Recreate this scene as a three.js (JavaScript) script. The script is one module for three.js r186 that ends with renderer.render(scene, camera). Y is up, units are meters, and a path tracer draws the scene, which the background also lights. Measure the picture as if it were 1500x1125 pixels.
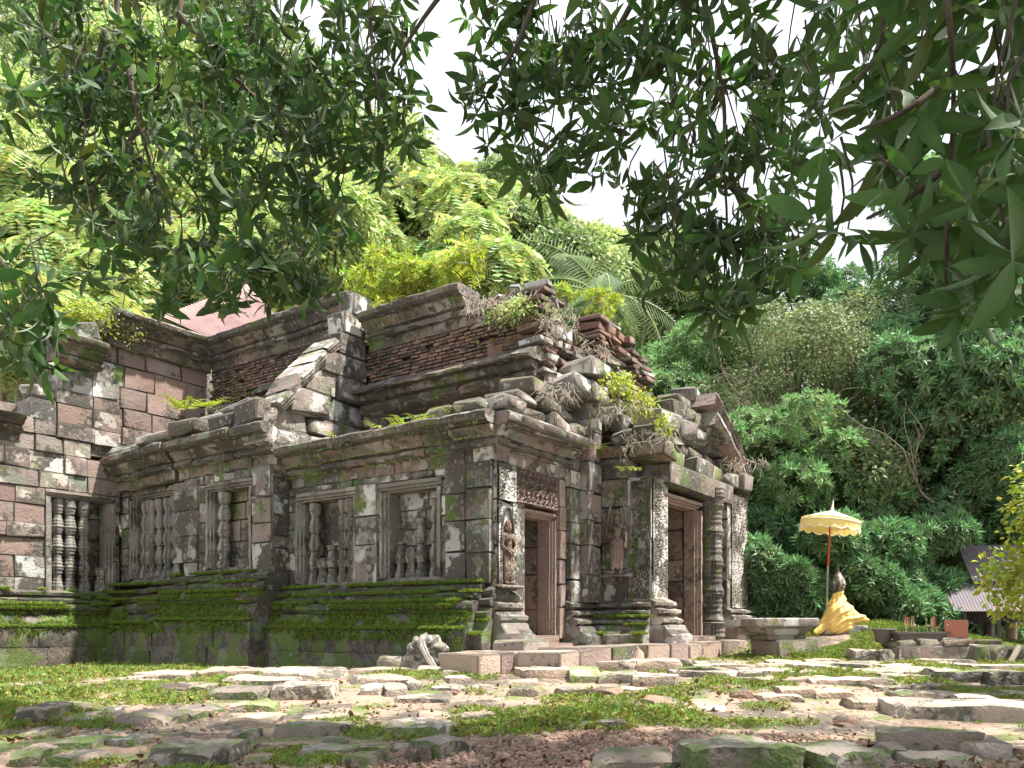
import * as THREE from 'three';
import { mergeGeometries, toCreasedNormals } from 'three/addons/utils/BufferGeometryUtils.js';

// ------------------------------------------------------------------ camera, sky, sun, exposure
const scene = new THREE.Scene();
const EYE = 0.7;                                        // the terrace by the temple is y = 0
const camera = new THREE.PerspectiveCamera(2 * Math.atan(912 / 1200) * 180 / Math.PI, 1500 / 1824, 0.05, 600);
camera.position.set(0, EYE, 0);
camera.setViewOffset(1500, 1824, 0, 0, 1500, 1125);     // a level lens shifted upward: upright walls stay upright
camera.updateProjectionMatrix();
const renderer = new THREE.WebGLRenderer({ antialias: true });
renderer.toneMapping = THREE.LinearToneMapping;
renderer.toneMappingExposure = 2.8;
renderer.shadowMap.enabled = true;
const PI = Math.PI;
function rng(seed) { let a = seed * 2654435761 >>> 0; return () => { a = a + 0x6D2B79F5 | 0; let t = Math.imul(a ^ a >>> 15, 1 | a); t = t + Math.imul(t ^ t >>> 7, 61 | t) ^ t; return ((t ^ t >>> 14) >>> 0) / 4294967296; }; }
const clamp = (v, a = 0, b = 1) => Math.max(a, Math.min(b, v)), lerp = (a, b, t) => a + (b - a) * t;
const smooth = (a, b, v) => { const t = clamp((v - a) / (b - a)); return t * t * (3 - 2 * t); };
// lattice noise in space, 0..1
const HASH = (() => { const r = rng(7), a = new Float32Array(4096); for (let i = 0; i < 4096; i++) a[i] = r(); return a; })();
const hh = (x, y, z) => HASH[(Math.imul(x, 73856093) ^ Math.imul(y, 19349663) ^ Math.imul(z, 83492791)) >>> 7 & 4095];
function n3(x, y, z) {
  const X = Math.floor(x), Y = Math.floor(y), Z = Math.floor(z); let u = x - X, v = y - Y, w = z - Z;
  u = u * u * (3 - 2 * u); v = v * v * (3 - 2 * v); w = w * w * (3 - 2 * w);
  const L = (k) => lerp(lerp(hh(X, Y, Z + k), hh(X + 1, Y, Z + k), u), lerp(hh(X, Y + 1, Z + k), hh(X + 1, Y + 1, Z + k), u), v);
  return lerp(L(0), L(1), w);
}
// a hazy white sky, a little bluer overhead, thin cloud
{
  const W = 512, H = 256, d = new Float32Array(W * H * 4);
  for (let j = 0; j < H; j++) for (let i = 0; i < W; i++) {
    const el = ((j + 0.5) / H - 0.5) * PI, az = i / W * 2 * PI, c = Math.cos(el);
    const x = Math.cos(az) * c * 3, y = Math.sin(el) * 5, z = Math.sin(az) * c * 3;
    const n = 0.55 * n3(x + 9, y + 9, z + 9) + 0.3 * n3(2 * x + 20, 2 * y, 2 * z) + 0.15 * n3(5 * x, 5 * y + 30, 5 * z);
    const up = clamp(Math.sin(el)), k = 0.45 + 0.15 * smooth(0.3, 0.75, n), o = (j * W + i) * 4;
    d[o] = k * (0.97 - 0.1 * up); d[o + 1] = k * (0.99 - 0.05 * up); d[o + 2] = k * (1.03 + 0.02 * up); d[o + 3] = 1;
  }
  const sky = new THREE.DataTexture(d, W, H, THREE.RGBAFormat, THREE.FloatType);
  sky.mapping = THREE.EquirectangularReflectionMapping; sky.magFilter = sky.minFilter = THREE.LinearFilter; sky.needsUpdate = true;
  scene.background = sky; scene.environment = sky;
}
const sun = new THREE.DirectionalLight(0xfff8ee, 5);
sun.position.set(25, 52, 3); sun.target.position.set(0, 0, -12); sun.position.add(sun.target.position);
sun.castShadow = true; sun.shadow.radius = 3; sun.shadow.mapSize.set(4096, 4096);
Object.assign(sun.shadow.camera, { left: -40, right: 40, top: 40, bottom: -40, near: 1, far: 160 });
scene.add(sun, sun.target);

// ------------------------------------------------------------------ helpers: names, things, parts
const taken = {};
function numbered(n) { const k = taken[n] = (taken[n] ?? -1) + 1; return k ? n + '_' + String(k).padStart(3, '0') : n; }
function shadows(o) { o.castShadow = o.receiveShadow = true; return o; }
function thing(name, label, category, pos = [0, 0, 0], turn = 0, group) {
  const o = new THREE.Group(); o.name = numbered(name); o.position.set(...pos); o.rotation.y = turn;
  o.userData = { label, category }; if (group) o.userData.group = group; scene.add(o); return o;
}
function part(parent, name, geo, mat, label) { const m = shadows(new THREE.Mesh(geo, mat)); m.name = name; if (label) m.userData.label = label; parent.add(m); return m; }
function section(parent, name, pos = [0, 0, 0], turn = 0, label) { const g = new THREE.Group(); g.name = name; g.position.set(...pos); g.rotation.y = turn; if (label) g.userData.label = label; parent.add(g); return g; }
function structure(name, geo, mat) { const m = shadows(new THREE.Mesh(geo, mat)); m.name = name; m.userData.kind = 'structure'; scene.add(m); return m; }
function instances(parent, name, geo, mat, list, kind = 'stuff') {      // list: [Matrix4, Color?]
  const m = shadows(new THREE.InstancedMesh(geo, mat, list.length)); m.name = name;
  list.forEach(([M, c], i) => { m.setMatrixAt(i, M); if (c) m.setColorAt(i, c); });
  if (kind) m.userData.kind = kind; parent.add(m); return m;
}
const V = (x, y, z) => new THREE.Vector3(x, y, z), Q = new THREE.Quaternion(), UPV = V(0, 1, 0);
function place(p, dir, roll, s, sx = s) {               // matrix that turns +y to dir
  const q = new THREE.Quaternion().setFromUnitVectors(UPV, dir.clone().normalize());
  q.multiply(Q.setFromAxisAngle(UPV, roll)); return new THREE.Matrix4().compose(p, q, V(sx, s, sx));
}
const euler = (x, y, z, rx, ry, rz, s) => new THREE.Matrix4().compose(V(x, y, z), new THREE.Quaternion().setFromEuler(new THREE.Euler(rx, ry, rz)), typeof s === 'number' ? V(s, s, s) : s);
const rgb = (r, g, b) => new THREE.Color().setRGB(r, g, b);

// ------------------------------------------------------------------ textures: tileable noise fields and stone
const N = 1024;
function field(cells, oct, seed, gain = 0.5, n = N) {
  const out = new Float32Array(n * n); let amp = 1, tot = 0;
  for (let o = 0; o < oct; o++, cells *= 2, amp *= gain) {
    const r = rng(seed * 31 + o), L = new Float32Array(cells * cells); for (let i = 0; i < L.length; i++) L[i] = r();
    const st = cells / n; tot += amp;
    for (let y = 0; y < n; y++) {
      const fy = y * st, y0 = fy | 0; let v = fy - y0; v = v * v * (3 - 2 * v); const r0 = y0 % cells * cells, r1 = (y0 + 1) % cells * cells;
      for (let x = 0; x < n; x++) {
        const fx = x * st, x0 = fx | 0; let u = fx - x0; u = u * u * (3 - 2 * u); const a = x0 % cells, b = (x0 + 1) % cells;
        out[y * n + x] += amp * ((L[r0 + a] * (1 - u) + L[r0 + b] * u) * (1 - v) + (L[r1 + a] * (1 - u) + L[r1 + b] * u) * v);
      }
    }
  }
  for (let i = 0; i < out.length; i++) out[i] /= tot; return out;
}
const F1 = field(4, 7, 1, 0.6), F2 = field(6, 7, 2, 0.6), F3 = field(12, 6, 3, 0.62), F4 = field(64, 4, 4, 0.6), F5 = field(3, 6, 5, 0.55), F6 = field(180, 2, 6);
// crusts of lichen: noisy round patches
function crust(count, rmin, rmax, seed) {
  const r = rng(seed), out = new Float32Array(N * N);
  for (let k = 0; k < count; k++) {
    const cx = r() * N, cy = r() * N, rad = rmin + (rmax - rmin) * r() * r(), R2 = rad * 1.6 | 0, e = 0.8 + 0.5 * r();
    for (let dy = -R2; dy <= R2; dy++) for (let dx = -R2; dx <= R2; dx++) {
      const x = (cx + dx + N | 0) % N, y = (cy + dy + N | 0) % N, i = y * N + x;
      const d = Math.hypot(dx * e, dy) / rad + (F3[i] - 0.5) * 1.9 + (F4[i] - 0.5) * 0.7;
      const v = clamp((1 - d) * 5); if (v > out[i]) out[i] = v;
    }
  }
  return out;
}
const C1 = crust(190, 5, 84, 11), C2 = crust(420, 4, 24, 12), C3 = crust(130, 8, 60, 13);
function texture(fn, srgb) {
  const d = new Uint8Array(N * N * 4), c = [0, 0, 0];
  for (let i = 0; i < N * N; i++) { fn(i, c); for (let k = 0; k < 3; k++) { const v = clamp(c[k]); d[i * 4 + k] = 255 * (srgb ? (v <= 0.0031308 ? 12.92 * v : 1.055 * Math.pow(v, 1 / 2.4) - 0.055) : v); } d[i * 4 + 3] = 255; }
  const t = new THREE.DataTexture(d, N, N); t.wrapS = t.wrapT = THREE.RepeatWrapping; t.magFilter = THREE.LinearFilter; t.minFilter = THREE.LinearMipmapLinearFilter; t.generateMipmaps = true;
  if (srgb) t.colorSpace = THREE.SRGBColorSpace; t.needsUpdate = true; return t;
}
const BUMP = texture((i, c) => { const h = 0.45 * F3[i] + 0.3 * F4[i] + 0.25 * F6[i] + 0.12 * C1[i] - 0.35 * smooth(0.62, 0.72, F2[i]); c[0] = c[1] = c[2] = h; });
const TILE = 3;                                         // metres to one repeat of a stone texture
function stone(base, o = {}) {                          // o: dark, white, pale, moss (shares 0..1), rough
  const mixTo = (c, r, g, b, k) => { c[0] += (r - c[0]) * k; c[1] += (g - c[1]) * k; c[2] += (b - c[2]) * k; };
  const map = texture((i, c) => {
    const v = 0.62 + 0.76 * (0.5 * F1[i] + 0.3 * F3[i] + 0.2 * F6[i]);
    c[0] = base[0] * v; c[1] = base[1] * v * (0.94 + 0.12 * F2[i]); c[2] = base[2] * v * (0.9 + 0.2 * F5[i]);
    if (o.dark) mixTo(c, 0.048, 0.045, 0.038, 0.82 * smooth(0.62 - 0.3 * o.dark, 0.74 - 0.3 * o.dark, 0.65 * F2[i] + 0.35 * F4[i]));
    if (o.streak) { const x = i % N, y = i / N | 0, yy = (y < N / 2 ? y : N - y) >> 1; mixTo(c, 0.05, 0.048, 0.038, 0.75 * o.streak * smooth(0.5, 0.68, 0.7 * F3[yy * N + (x * 3) % N] + 0.3 * F1[i])); }
    if (o.pale) mixTo(c, 0.17, 0.215, 0.145, 0.75 * o.pale * C3[i] * (0.5 + 0.5 * F4[i]));
    if (o.moss) { const m = smooth(0.66 - 0.36 * o.moss, 0.74 - 0.36 * o.moss, 0.6 * F5[i] + 0.4 * F3[i]) * (0.55 + 0.45 * F4[i]); const q = 0.6 + 0.9 * F6[i]; mixTo(c, 0.075 * q, 0.12 * q, 0.018 * q, m); }
    if (o.white) { const q = 0.75 + 0.4 * F4[i]; mixTo(c, 0.47 * q, 0.46 * q, 0.425 * q, clamp(o.white * 1.2) * C1[i] * smooth(0.62 - 0.3 * o.white, 0.68 - 0.3 * o.white, F1[i])); mixTo(c, 0.38 * q, 0.38 * q, 0.34 * q, 0.5 * C2[i] * smooth(0.6 - 0.2 * o.white, 0.7 - 0.2 * o.white, F2[i])); }
  }, true);
  if (o.rep) map.repeat.set(o.rep, o.rep);
  return new THREE.MeshStandardMaterial({ map, bumpMap: BUMP, bumpScale: o.bump ?? 0.03, roughness: o.rough ?? 0.93, vertexColors: true });
}
const M = {
  wall: stone([0.215, 0.17, 0.145], { dark: 0.52, white: 0.58, pale: 0.85, moss: 0.18, streak: 0.8, rep: 0.8 }),
  dark: stone([0.18, 0.148, 0.126], { dark: 0.66, white: 0.36, pale: 0.9, moss: 0.34, streak: 0.7, rep: 1.25 }),
  cornice: stone([0.195, 0.148, 0.118], { dark: 0.6, white: 0.3, pale: 0.5, moss: 0.32, streak: 0.8 }),
  pink: stone([0.23, 0.165, 0.14], { dark: 0.36, white: 0.05, pale: 0.3 }),
  frame: stone([0.21, 0.18, 0.155], { dark: 0.3, white: 0.3, pale: 0.6, moss: 0.1 }), shaft: stone([0.25, 0.225, 0.195], { dark: 0.26, white: 0.3, pale: 0.5, moss: 0.08 }),
  rose: stone([0.27, 0.195, 0.165], { dark: 0.1, white: 0.06, pale: 0.35, streak: 0.25, rep: 0.9 }),
  grey: stone([0.25, 0.215, 0.185], { dark: 0.5, white: 0.9, pale: 0.7, moss: 0.24, streak: 0.6, rep: 0.65 }),
  base: stone([0.13, 0.105, 0.085], { dark: 0.95, white: 0.1, pale: 0.3, moss: 0.5 }),
  brick: stone([0.2, 0.115, 0.085], { dark: 0.6, white: 0.1, pale: 0.1, moss: 0.12 }),
  slab: stone([0.33, 0.26, 0.205], { dark: 0.28, white: 0.05, pale: 0.35, moss: 0.1, rough: 0.88 }),
  mossy: stone([0.25, 0.2, 0.165], { dark: 0.44, white: 0.1, pale: 0.35, moss: 0.46 }),
  soil: stone([0.27, 0.19, 0.14], { dark: 0.42, pale: 0.3, moss: 0.42 }),
};
const plain = (c, rough = 0.8, o = {}) => new THREE.MeshStandardMaterial({ color: rgb(...c), roughness: rough, ...o });
const leafMat = (c, t = 0.4, o = {}) => new THREE.MeshPhysicalMaterial({ color: rgb(...c), transmission: t, thickness: 0, roughness: 0.95, clearcoat: 0.22, clearcoatRoughness: 0.45, vertexColors: true, side: THREE.DoubleSide, ...o });
const BARK = new THREE.MeshStandardMaterial({ color: rgb(0.13, 0.1, 0.075), roughness: 0.95, bumpMap: BUMP, bumpScale: 0.03 });
const PALEBARK = new THREE.MeshStandardMaterial({ color: rgb(0.3, 0.26, 0.21), roughness: 0.95, bumpMap: BUMP, bumpScale: 0.02 });

// ------------------------------------------------------------------ helpers: shapes
function paint(g, r, gg = r, b = r) { const n = g.attributes.position.count, a = new Float32Array(n * 3); for (let i = 0; i < n; i++) { a[3 * i] = r; a[3 * i + 1] = gg; a[3 * i + 2] = b; } g.setAttribute('color', new THREE.BufferAttribute(a, 3)); return g; }
function tone(g, rnd, k = 0.16) { const v = 1 + (rnd() - 0.5) * 2 * k, w = (rnd() - 0.5) * 0.1; return paint(g, v * (1 + w), v, v * (1 - w)); }
function uvBox(g, ox = 0, oy = 0, oz = 0) {             // uv in metres, by the way each vertex faces
  const p = g.attributes.position, n = g.attributes.normal, a = new Float32Array(p.count * 2);
  for (let i = 0; i < p.count; i++) {
    const x = p.getX(i) + ox, y = p.getY(i) + oy, z = p.getZ(i) + oz, ax = Math.abs(n.getX(i)), ay = Math.abs(n.getY(i)), az = Math.abs(n.getZ(i));
    if (ax > ay && ax > az) { a[2 * i] = z + 0.37; a[2 * i + 1] = y; } else if (ay > az) { a[2 * i] = x; a[2 * i + 1] = z + 1.1; } else { a[2 * i] = x; a[2 * i + 1] = y; }
    a[2 * i] /= TILE; a[2 * i + 1] /= TILE;
  }
  g.setAttribute('uv', new THREE.BufferAttribute(a, 2)); return g;
}
// a hewn block with worn edges: 24 points, 44 triangles; centred in x, from y = 0 up, back at z = 0, face at z = d
function block(w, h, d, rnd, o = {}) {
  const c = Math.min(o.edge ?? 0.02, w / 4, h / 4, d / 4), j = o.jit ?? 0.012, P = [], S = [w / 2, h / 2, d / 2];
  const id = {};
  for (const sx of [-1, 1]) for (const sy of [-1, 1]) for (const sz of [-1, 1]) {
    const jx = (rnd() - 0.5) * 2 * j, jy = (rnd() - 0.5) * 2 * j, jz = (rnd() - 0.5) * 2 * j, e = c * (0.5 + rnd());
    const chip = o.chip && rnd() < o.chip ? 1 + 3 * rnd() : 1, q = Math.min(e * chip, 0.4 * Math.min(w, h, d));
    for (let k = 0; k < 3; k++) {
      const v = [sx * (S[0] - (k === 0 ? 0 : q)) + jx, sy * (S[1] - (k === 1 ? 0 : q)) + jy, sz * (S[2] - (k === 2 ? 0 : q)) + jz];
      id[[sx, sy, sz, k]] = P.length / 3; P.push(v[0], v[1] + S[1], v[2] + S[2]);
    }
  }
  const I = [], tri = (a, b, cc, out) => { const A = V().fromArray(P, a * 3), B = V().fromArray(P, b * 3), C = V().fromArray(P, cc * 3); const nn = B.sub(A).cross(C.sub(A)); nn.dot(out) > 0 ? I.push(a, b, cc) : I.push(a, cc, b); };
  const quad = (a, b, cc, dd, out) => { tri(a, b, cc, out); tri(a, cc, dd, out); };
  const key = (s, k) => id[[s[0], s[1], s[2], k]];
  for (let k = 0; k < 3; k++) for (const s of [-1, 1]) {
    const [u, v] = [0, 1, 2].filter((m) => m !== k), at = (a, b) => { const t = [0, 0, 0]; t[k] = s; t[u] = a; t[v] = b; return key(t, k); }, out = [0, 0, 0]; out[k] = s;
    quad(at(-1, -1), at(1, -1), at(1, 1), at(-1, 1), V(...out));
  }
  for (let m = 0; m < 3; m++) { const [k, l] = [0, 1, 2].filter((q) => q !== m); for (const a of [-1, 1]) for (const b of [-1, 1]) { const t = (q) => { const r = [0, 0, 0]; r[k] = a; r[l] = b; r[m] = q; return r; }, out = [0, 0, 0]; out[k] = a; out[l] = b; quad(key(t(-1), k), key(t(1), k), key(t(1), l), key(t(-1), l), V(...out)); } }
  for (const a of [-1, 1]) for (const b of [-1, 1]) for (const e of [-1, 1]) tri(key([a, b, e], 0), key([a, b, e], 1), key([a, b, e], 2), V(a, b, e));
  const g = new THREE.BufferGeometry(); g.setAttribute('position', new THREE.Float32BufferAttribute(P, 3)); g.setIndex(I); g.computeVertexNormals();
  return g;
}
// a weathered boulder or slab: a rounded box pushed about by noise; centred in x and z, base at y = 0
function rock(w, h, d, rnd, o = {}) {
  const sx = o.seg ?? Math.round(clamp(w / 0.07, 4, 12)), sy = Math.round(clamp(h / 0.06, 2, 5)), sz = Math.round(clamp(d / 0.09, 3, 8)), g0 = new THREE.BoxGeometry(w, h, d, sx, sy, sz);
  let g = mergeByPlace(g0); const p = g.attributes.position, r = Math.min(o.round ?? 0.05, h * 0.45, w * 0.4, d * 0.4), s = rnd() * 50, amp = o.amp ?? 0.03, v = V(), q = V(), sk = (rnd() - 0.5) * 0.25;
  const cuts = []; for (let k = 0; k < 4; k++) { const n = V(rnd() - 0.5, 0.25 + 0.5 * rnd(), rnd() - 0.5).normalize(); cuts.push([n, (Math.abs(n.x) * w + Math.abs(n.y) * h + Math.abs(n.z) * d) / 2 * (0.74 + 0.2 * rnd())]); }
  for (let i = 0; i < p.count; i++) {
    v.fromBufferAttribute(p, i); q.set(clamp(v.x, -w / 2 + r, w / 2 - r), clamp(v.y, -h / 2 + r, h / 2 - r), clamp(v.z, -d / 2 + r, d / 2 - r));
    const out = v.clone().sub(q); if (out.lengthSq() > 1e-9) { out.normalize(); v.copy(q).addScaledVector(out, r); }
    const f = 3.2, a = amp * 2;
    v.x += (n3(v.x * f + s, v.y * f, v.z * f) - 0.5) * a * 1.6; v.y += (n3(v.x * f, v.y * f + s, v.z * f + 9) - 0.5) * a; v.z += (n3(v.x * f + 5, v.y * f, v.z * f + s) - 0.5) * a * 1.6;
    const f2 = 11; v.y += (n3(v.x * f2, v.y * f2 + s, v.z * f2) - 0.5) * a * 0.5; v.x += (n3(v.x * f2 + 3, v.y * f2 + s, v.z * f2) - 0.5) * a * 0.6;
    for (const [pn, pd] of cuts) { const e = v.dot(pn) - pd; if (e > 0) v.addScaledVector(pn, -e * 0.9); }
    v.x += sk * v.z; v.y += h / 2; p.setXYZ(i, v.x, v.y, v.z);
  }
  g = toCreasedNormals(g, 0.5); return uvBox(g, rnd() * 9, rnd() * 9, rnd() * 9);
}
function mergeByPlace(g) {
  const p = g.attributes.position, map = new Map(), P = [], I = [], ix = g.index;
  const at = (i) => { const k = [p.getX(i), p.getY(i), p.getZ(i)].map((v) => Math.round(v * 1e5)).join(); let n = map.get(k); if (n === undefined) { n = P.length / 3; P.push(p.getX(i), p.getY(i), p.getZ(i)); map.set(k, n); } return n; };
  const c = ix ? ix.count : p.count; for (let i = 0; i < c; i++) I.push(at(ix ? ix.getX(i) : i));
  const o = new THREE.BufferGeometry(); o.setAttribute('position', new THREE.Float32BufferAttribute(P, 3)); o.setIndex(I); return o;
}
// a moulded stone: profile [[out, y] ...] from bottom to top drawn along x for len, worn by noise
function mould(len, prof, rnd, o = {}) {
  const k = Math.max(2, Math.round(len / (o.step ?? 0.16))), m = prof.length, P = [], I = [], s = rnd() * 60, wear = o.wear ?? 0.014, back = o.back ?? -0.25;
  const full = [[back, prof[0][1]], ...prof, [back, prof[m - 1][1]]], n = full.length;
  for (let i = 0; i <= k; i++) {
    const x = (i / k - 0.5) * len, e = (i === 0 || i === k) ? 0.012 + 0.02 * rnd() : 0;
    for (let q = 0; q < n; q++) {
      const [f, y] = full[q], inner = q === 0 || q === n - 1;
      const a = (n3(x * 5 + s, y * 7, f * 6) - 0.5) * 2 * wear + (n3(x * 17 + s, y * 19, f * 9) - 0.5) * wear;
      P.push(x + (n3(s, y * 6, q) - 0.5) * 0.02, y + (inner ? 0 : a * 0.6), f + (inner ? 0 : a - e * (f > 0 ? 1 : 0)));
    }
  }
  for (let i = 0; i < k; i++) for (let q = 0; q < n; q++) { const a = i * n + q, b = i * n + (q + 1) % n, c = a + n, d = b + n; I.push(a, c, b, b, c, d); }
  for (let q = 1; q < n - 1; q++) { I.push(0, q, q + 1); const b = k * n; I.push(b, b + q + 1, b + q); }
  let g = new THREE.BufferGeometry(); g.setAttribute('position', new THREE.Float32BufferAttribute(P, 3)); g.setIndex(I); g.computeVertexNormals();
  return toCreasedNormals(g, 0.7);
}
function tube(pts, r0, r1, seg = 6, per = 3) {          // tapered tube through points
  const c = new THREE.CatmullRomCurve3(pts.map((p) => p.isVector3 ? p : V(...p)), false, 'centripetal'), n = (pts.length - 1) * per, g = new THREE.TubeGeometry(c, n, 1, seg, false), p = g.attributes.position, w = V();
  for (let i = 0; i <= n; i++) { c.getPointAt(i / n, w); const r = lerp(r0, r1, i / n) * (0.9 + 0.2 * n3(i * 0.7, r0 * 50, w.x)); for (let j = 0; j <= seg; j++) { const q = i * (seg + 1) + j; p.setXYZ(q, w.x + (p.getX(q) - w.x) * r, w.y + (p.getY(q) - w.y) * r, w.z + (p.getZ(q) - w.z) * r); } }
  const uv = g.attributes.uv; for (let i = 0; i < uv.count; i++) uv.setXY(i, uv.getX(i) * n * 0.2, uv.getY(i) * 0.3);
  return g;
}
// a leaf along +y from the origin, folded along its rib and curling over
function leaf(len, wid, o = {}) {
  const n = o.seg ?? 4, P = [], I = [], fold = o.fold ?? 0.35, curl = o.curl ?? 0.35, pk = o.peak ?? 0.5;
  for (let i = 0; i <= n; i++) {
    const t = i / n, w = wid / 2 * Math.pow(Math.sin(PI * Math.pow(clamp(t, 0.015, 0.985), Math.log(0.5) / Math.log(pk))), 0.85), y = len * (t - curl * 0.25 * t * t), z = -curl * len * 0.5 * t * t;
    P.push(-w, y, z + w * fold, 0, y, z, w, y, z + w * fold);
  }
  for (let i = 0; i < n; i++) { const a = i * 3; I.push(a, a + 1, a + 3, a + 1, a + 4, a + 3, a + 1, a + 2, a + 4, a + 2, a + 5, a + 4); }
  const g = new THREE.BufferGeometry(); g.setAttribute('position', new THREE.Float32BufferAttribute(P, 3)); g.setIndex(I); g.computeVertexNormals(); return g;
}
function spray(list) { return mergeGeometries(list.map(([g, M, c]) => { const k = g.clone().applyMatrix4(M); paint(k, ...(c ?? [1, 1, 1])); k.deleteAttribute('uv'); return k; })); }
// a mesh from a distance function (surface nets); f < 0 inside
function sdfMesh(f, lo, hi, cell) {
  const nx = Math.ceil((hi[0] - lo[0]) / cell) + 1, ny = Math.ceil((hi[1] - lo[1]) / cell) + 1, nz = Math.ceil((hi[2] - lo[2]) / cell) + 1, v = new Float32Array(nx * ny * nz), at = (i, j, k) => (k * ny + j) * nx + i;
  for (let k = 0; k < nz; k++) for (let j = 0; j < ny; j++) for (let i = 0; i < nx; i++) v[at(i, j, k)] = f(lo[0] + i * cell, lo[1] + j * cell, lo[2] + k * cell);
  const idx = new Int32Array(nx * ny * nz).fill(-1), P = [], I = [];
  const E = [[0, 1], [2, 3], [4, 5], [6, 7], [0, 2], [1, 3], [4, 6], [5, 7], [0, 4], [1, 5], [2, 6], [3, 7]];
  for (let k = 0; k < nz - 1; k++) for (let j = 0; j < ny - 1; j++) for (let i = 0; i < nx - 1; i++) {
    const c = []; for (let q = 0; q < 8; q++) c.push(v[at(i + (q & 1), j + (q >> 1 & 1), k + (q >> 2))]);
    let n = 0, x = 0, y = 0, z = 0;
    for (const [a, b] of E) if ((c[a] < 0) !== (c[b] < 0)) { const t = c[a] / (c[a] - c[b]); x += lerp(a & 1, b & 1, t); y += lerp(a >> 1 & 1, b >> 1 & 1, t); z += lerp(a >> 2, b >> 2, t); n++; }
    if (n) { idx[at(i, j, k)] = P.length / 3; P.push(lo[0] + (i + x / n) * cell, lo[1] + (j + y / n) * cell, lo[2] + (k + z / n) * cell); }
  }
  const q4 = (a, b, c, d, fl) => { if (a < 0 || b < 0 || c < 0 || d < 0) return; fl ? I.push(a, b, c, b, d, c) : I.push(a, c, b, b, c, d); };
  for (let k = 1; k < nz - 1; k++) for (let j = 1; j < ny - 1; j++) for (let i = 1; i < nx - 1; i++) {
    const s = v[at(i, j, k)] < 0;
    if (s !== v[at(i + 1, j, k)] < 0) q4(idx[at(i, j - 1, k - 1)], idx[at(i, j, k - 1)], idx[at(i, j - 1, k)], idx[at(i, j, k)], s);
    if (s !== v[at(i, j + 1, k)] < 0) q4(idx[at(i - 1, j, k - 1)], idx[at(i, j, k - 1)], idx[at(i - 1, j, k)], idx[at(i, j, k)], !s);
    if (s !== v[at(i, j, k + 1)] < 0) q4(idx[at(i - 1, j - 1, k)], idx[at(i, j - 1, k)], idx[at(i - 1, j, k)], idx[at(i, j, k)], s);
  }
  const g = new THREE.BufferGeometry(); g.setAttribute('position', new THREE.Float32BufferAttribute(P, 3)); g.setIndex(I); g.computeVertexNormals(); return g;
}
const capsule = (x, y, z, a, b, r0, r1) => { const bx = b[0] - a[0], by = b[1] - a[1], bz = b[2] - a[2], t = clamp(((x - a[0]) * bx + (y - a[1]) * by + (z - a[2]) * bz) / (bx * bx + by * by + bz * bz)); return Math.hypot(x - a[0] - bx * t, y - a[1] - by * t, z - a[2] - bz * t) - lerp(r0, r1, t); };
const ball = (x, y, z, c, r, e = [1, 1, 1]) => { const m = Math.min(...e); return (Math.hypot((x - c[0]) / e[0], (y - c[1]) / e[1], (z - c[2]) / e[2]) - r) * m; };
const smin = (a, b, k) => { const h = clamp(0.5 + 0.5 * (b - a) / k); return lerp(b, a, h) - k * h * (1 - h); };

// ------------------------------------------------------------------ ground
function rise(X, Z) {
  const d = -Z, a = clamp((d - 5) / 7);
  let y = -0.3 + 0.3 * a * a * (3 - 2 * a) - 0.025 * Math.max(0, -X - 1) * clamp((d - 8) / 6);
  y += 0.5 * Math.exp(-((X - 7.3) ** 2 / 5 + (d - 17.6) ** 2 / 4)) + 0.18 * clamp((d - 14.5) / 4) * clamp((X - 3) / 2);
  return y;
}
function land(X, Z) {
  return rise(X, Z) + 0.05 * (n3(X * 0.9, 3, Z * 0.9) - 0.5) + 0.02 * (n3(X * 5, 8, Z * 5) - 0.5) + 40 * hillShare(X, Z);
}
function hillShare(X, Z) { const d = -Z; return smooth(24, 95, d) * (0.3 + 0.7 * smooth(14, -26, X)) * (0.85 + 0.3 * n3(X * 0.05, 1, Z * 0.05)) * smooth(60, 10, X); }
const gravelly = (X, Z) => smooth(1.5, 0.55, Math.hypot((X - 1.1) / 1.9, (Z + 6.1) / 0.75)) ;
{
  const nx = 240, nz = 300, P = [], C = [], U = [], I = [];
  for (let j = 0; j <= nz; j++) {
    const t = j / nz, Z = 8 - 9 * t - 320 * Math.pow(t, 4) - 30 * t * t;
    for (let i = 0; i <= nx; i++) {
      const s = i / nx * 2 - 1, X = s * (9 + 15 * Math.abs(s)) * (1 + 8 * t * t * t) + 0, y = land(X, Z);
      P.push(X, y, Z); U.push(X / TILE, -Z / TILE);
      const k = gravelly(X, Z); C.push(lerp(1, 0.85, k), lerp(1, 0.72, k), lerp(1, 0.75, k));
    }
  }
  for (let j = 0; j < nz; j++) for (let i = 0; i < nx; i++) { const a = j * (nx + 1) + i, b = a + nx + 1; I.push(a, a + 1, b, b, a + 1, b + 1); }
  const g = new THREE.BufferGeometry(); g.setAttribute('position', new THREE.Float32BufferAttribute(P, 3)); g.setAttribute('color', new THREE.Float32BufferAttribute(C, 3)); g.setAttribute('uv', new THREE.Float32BufferAttribute(U, 2)); g.setIndex(I); g.computeVertexNormals();
  structure('ground', g, M.soil);
}

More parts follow.
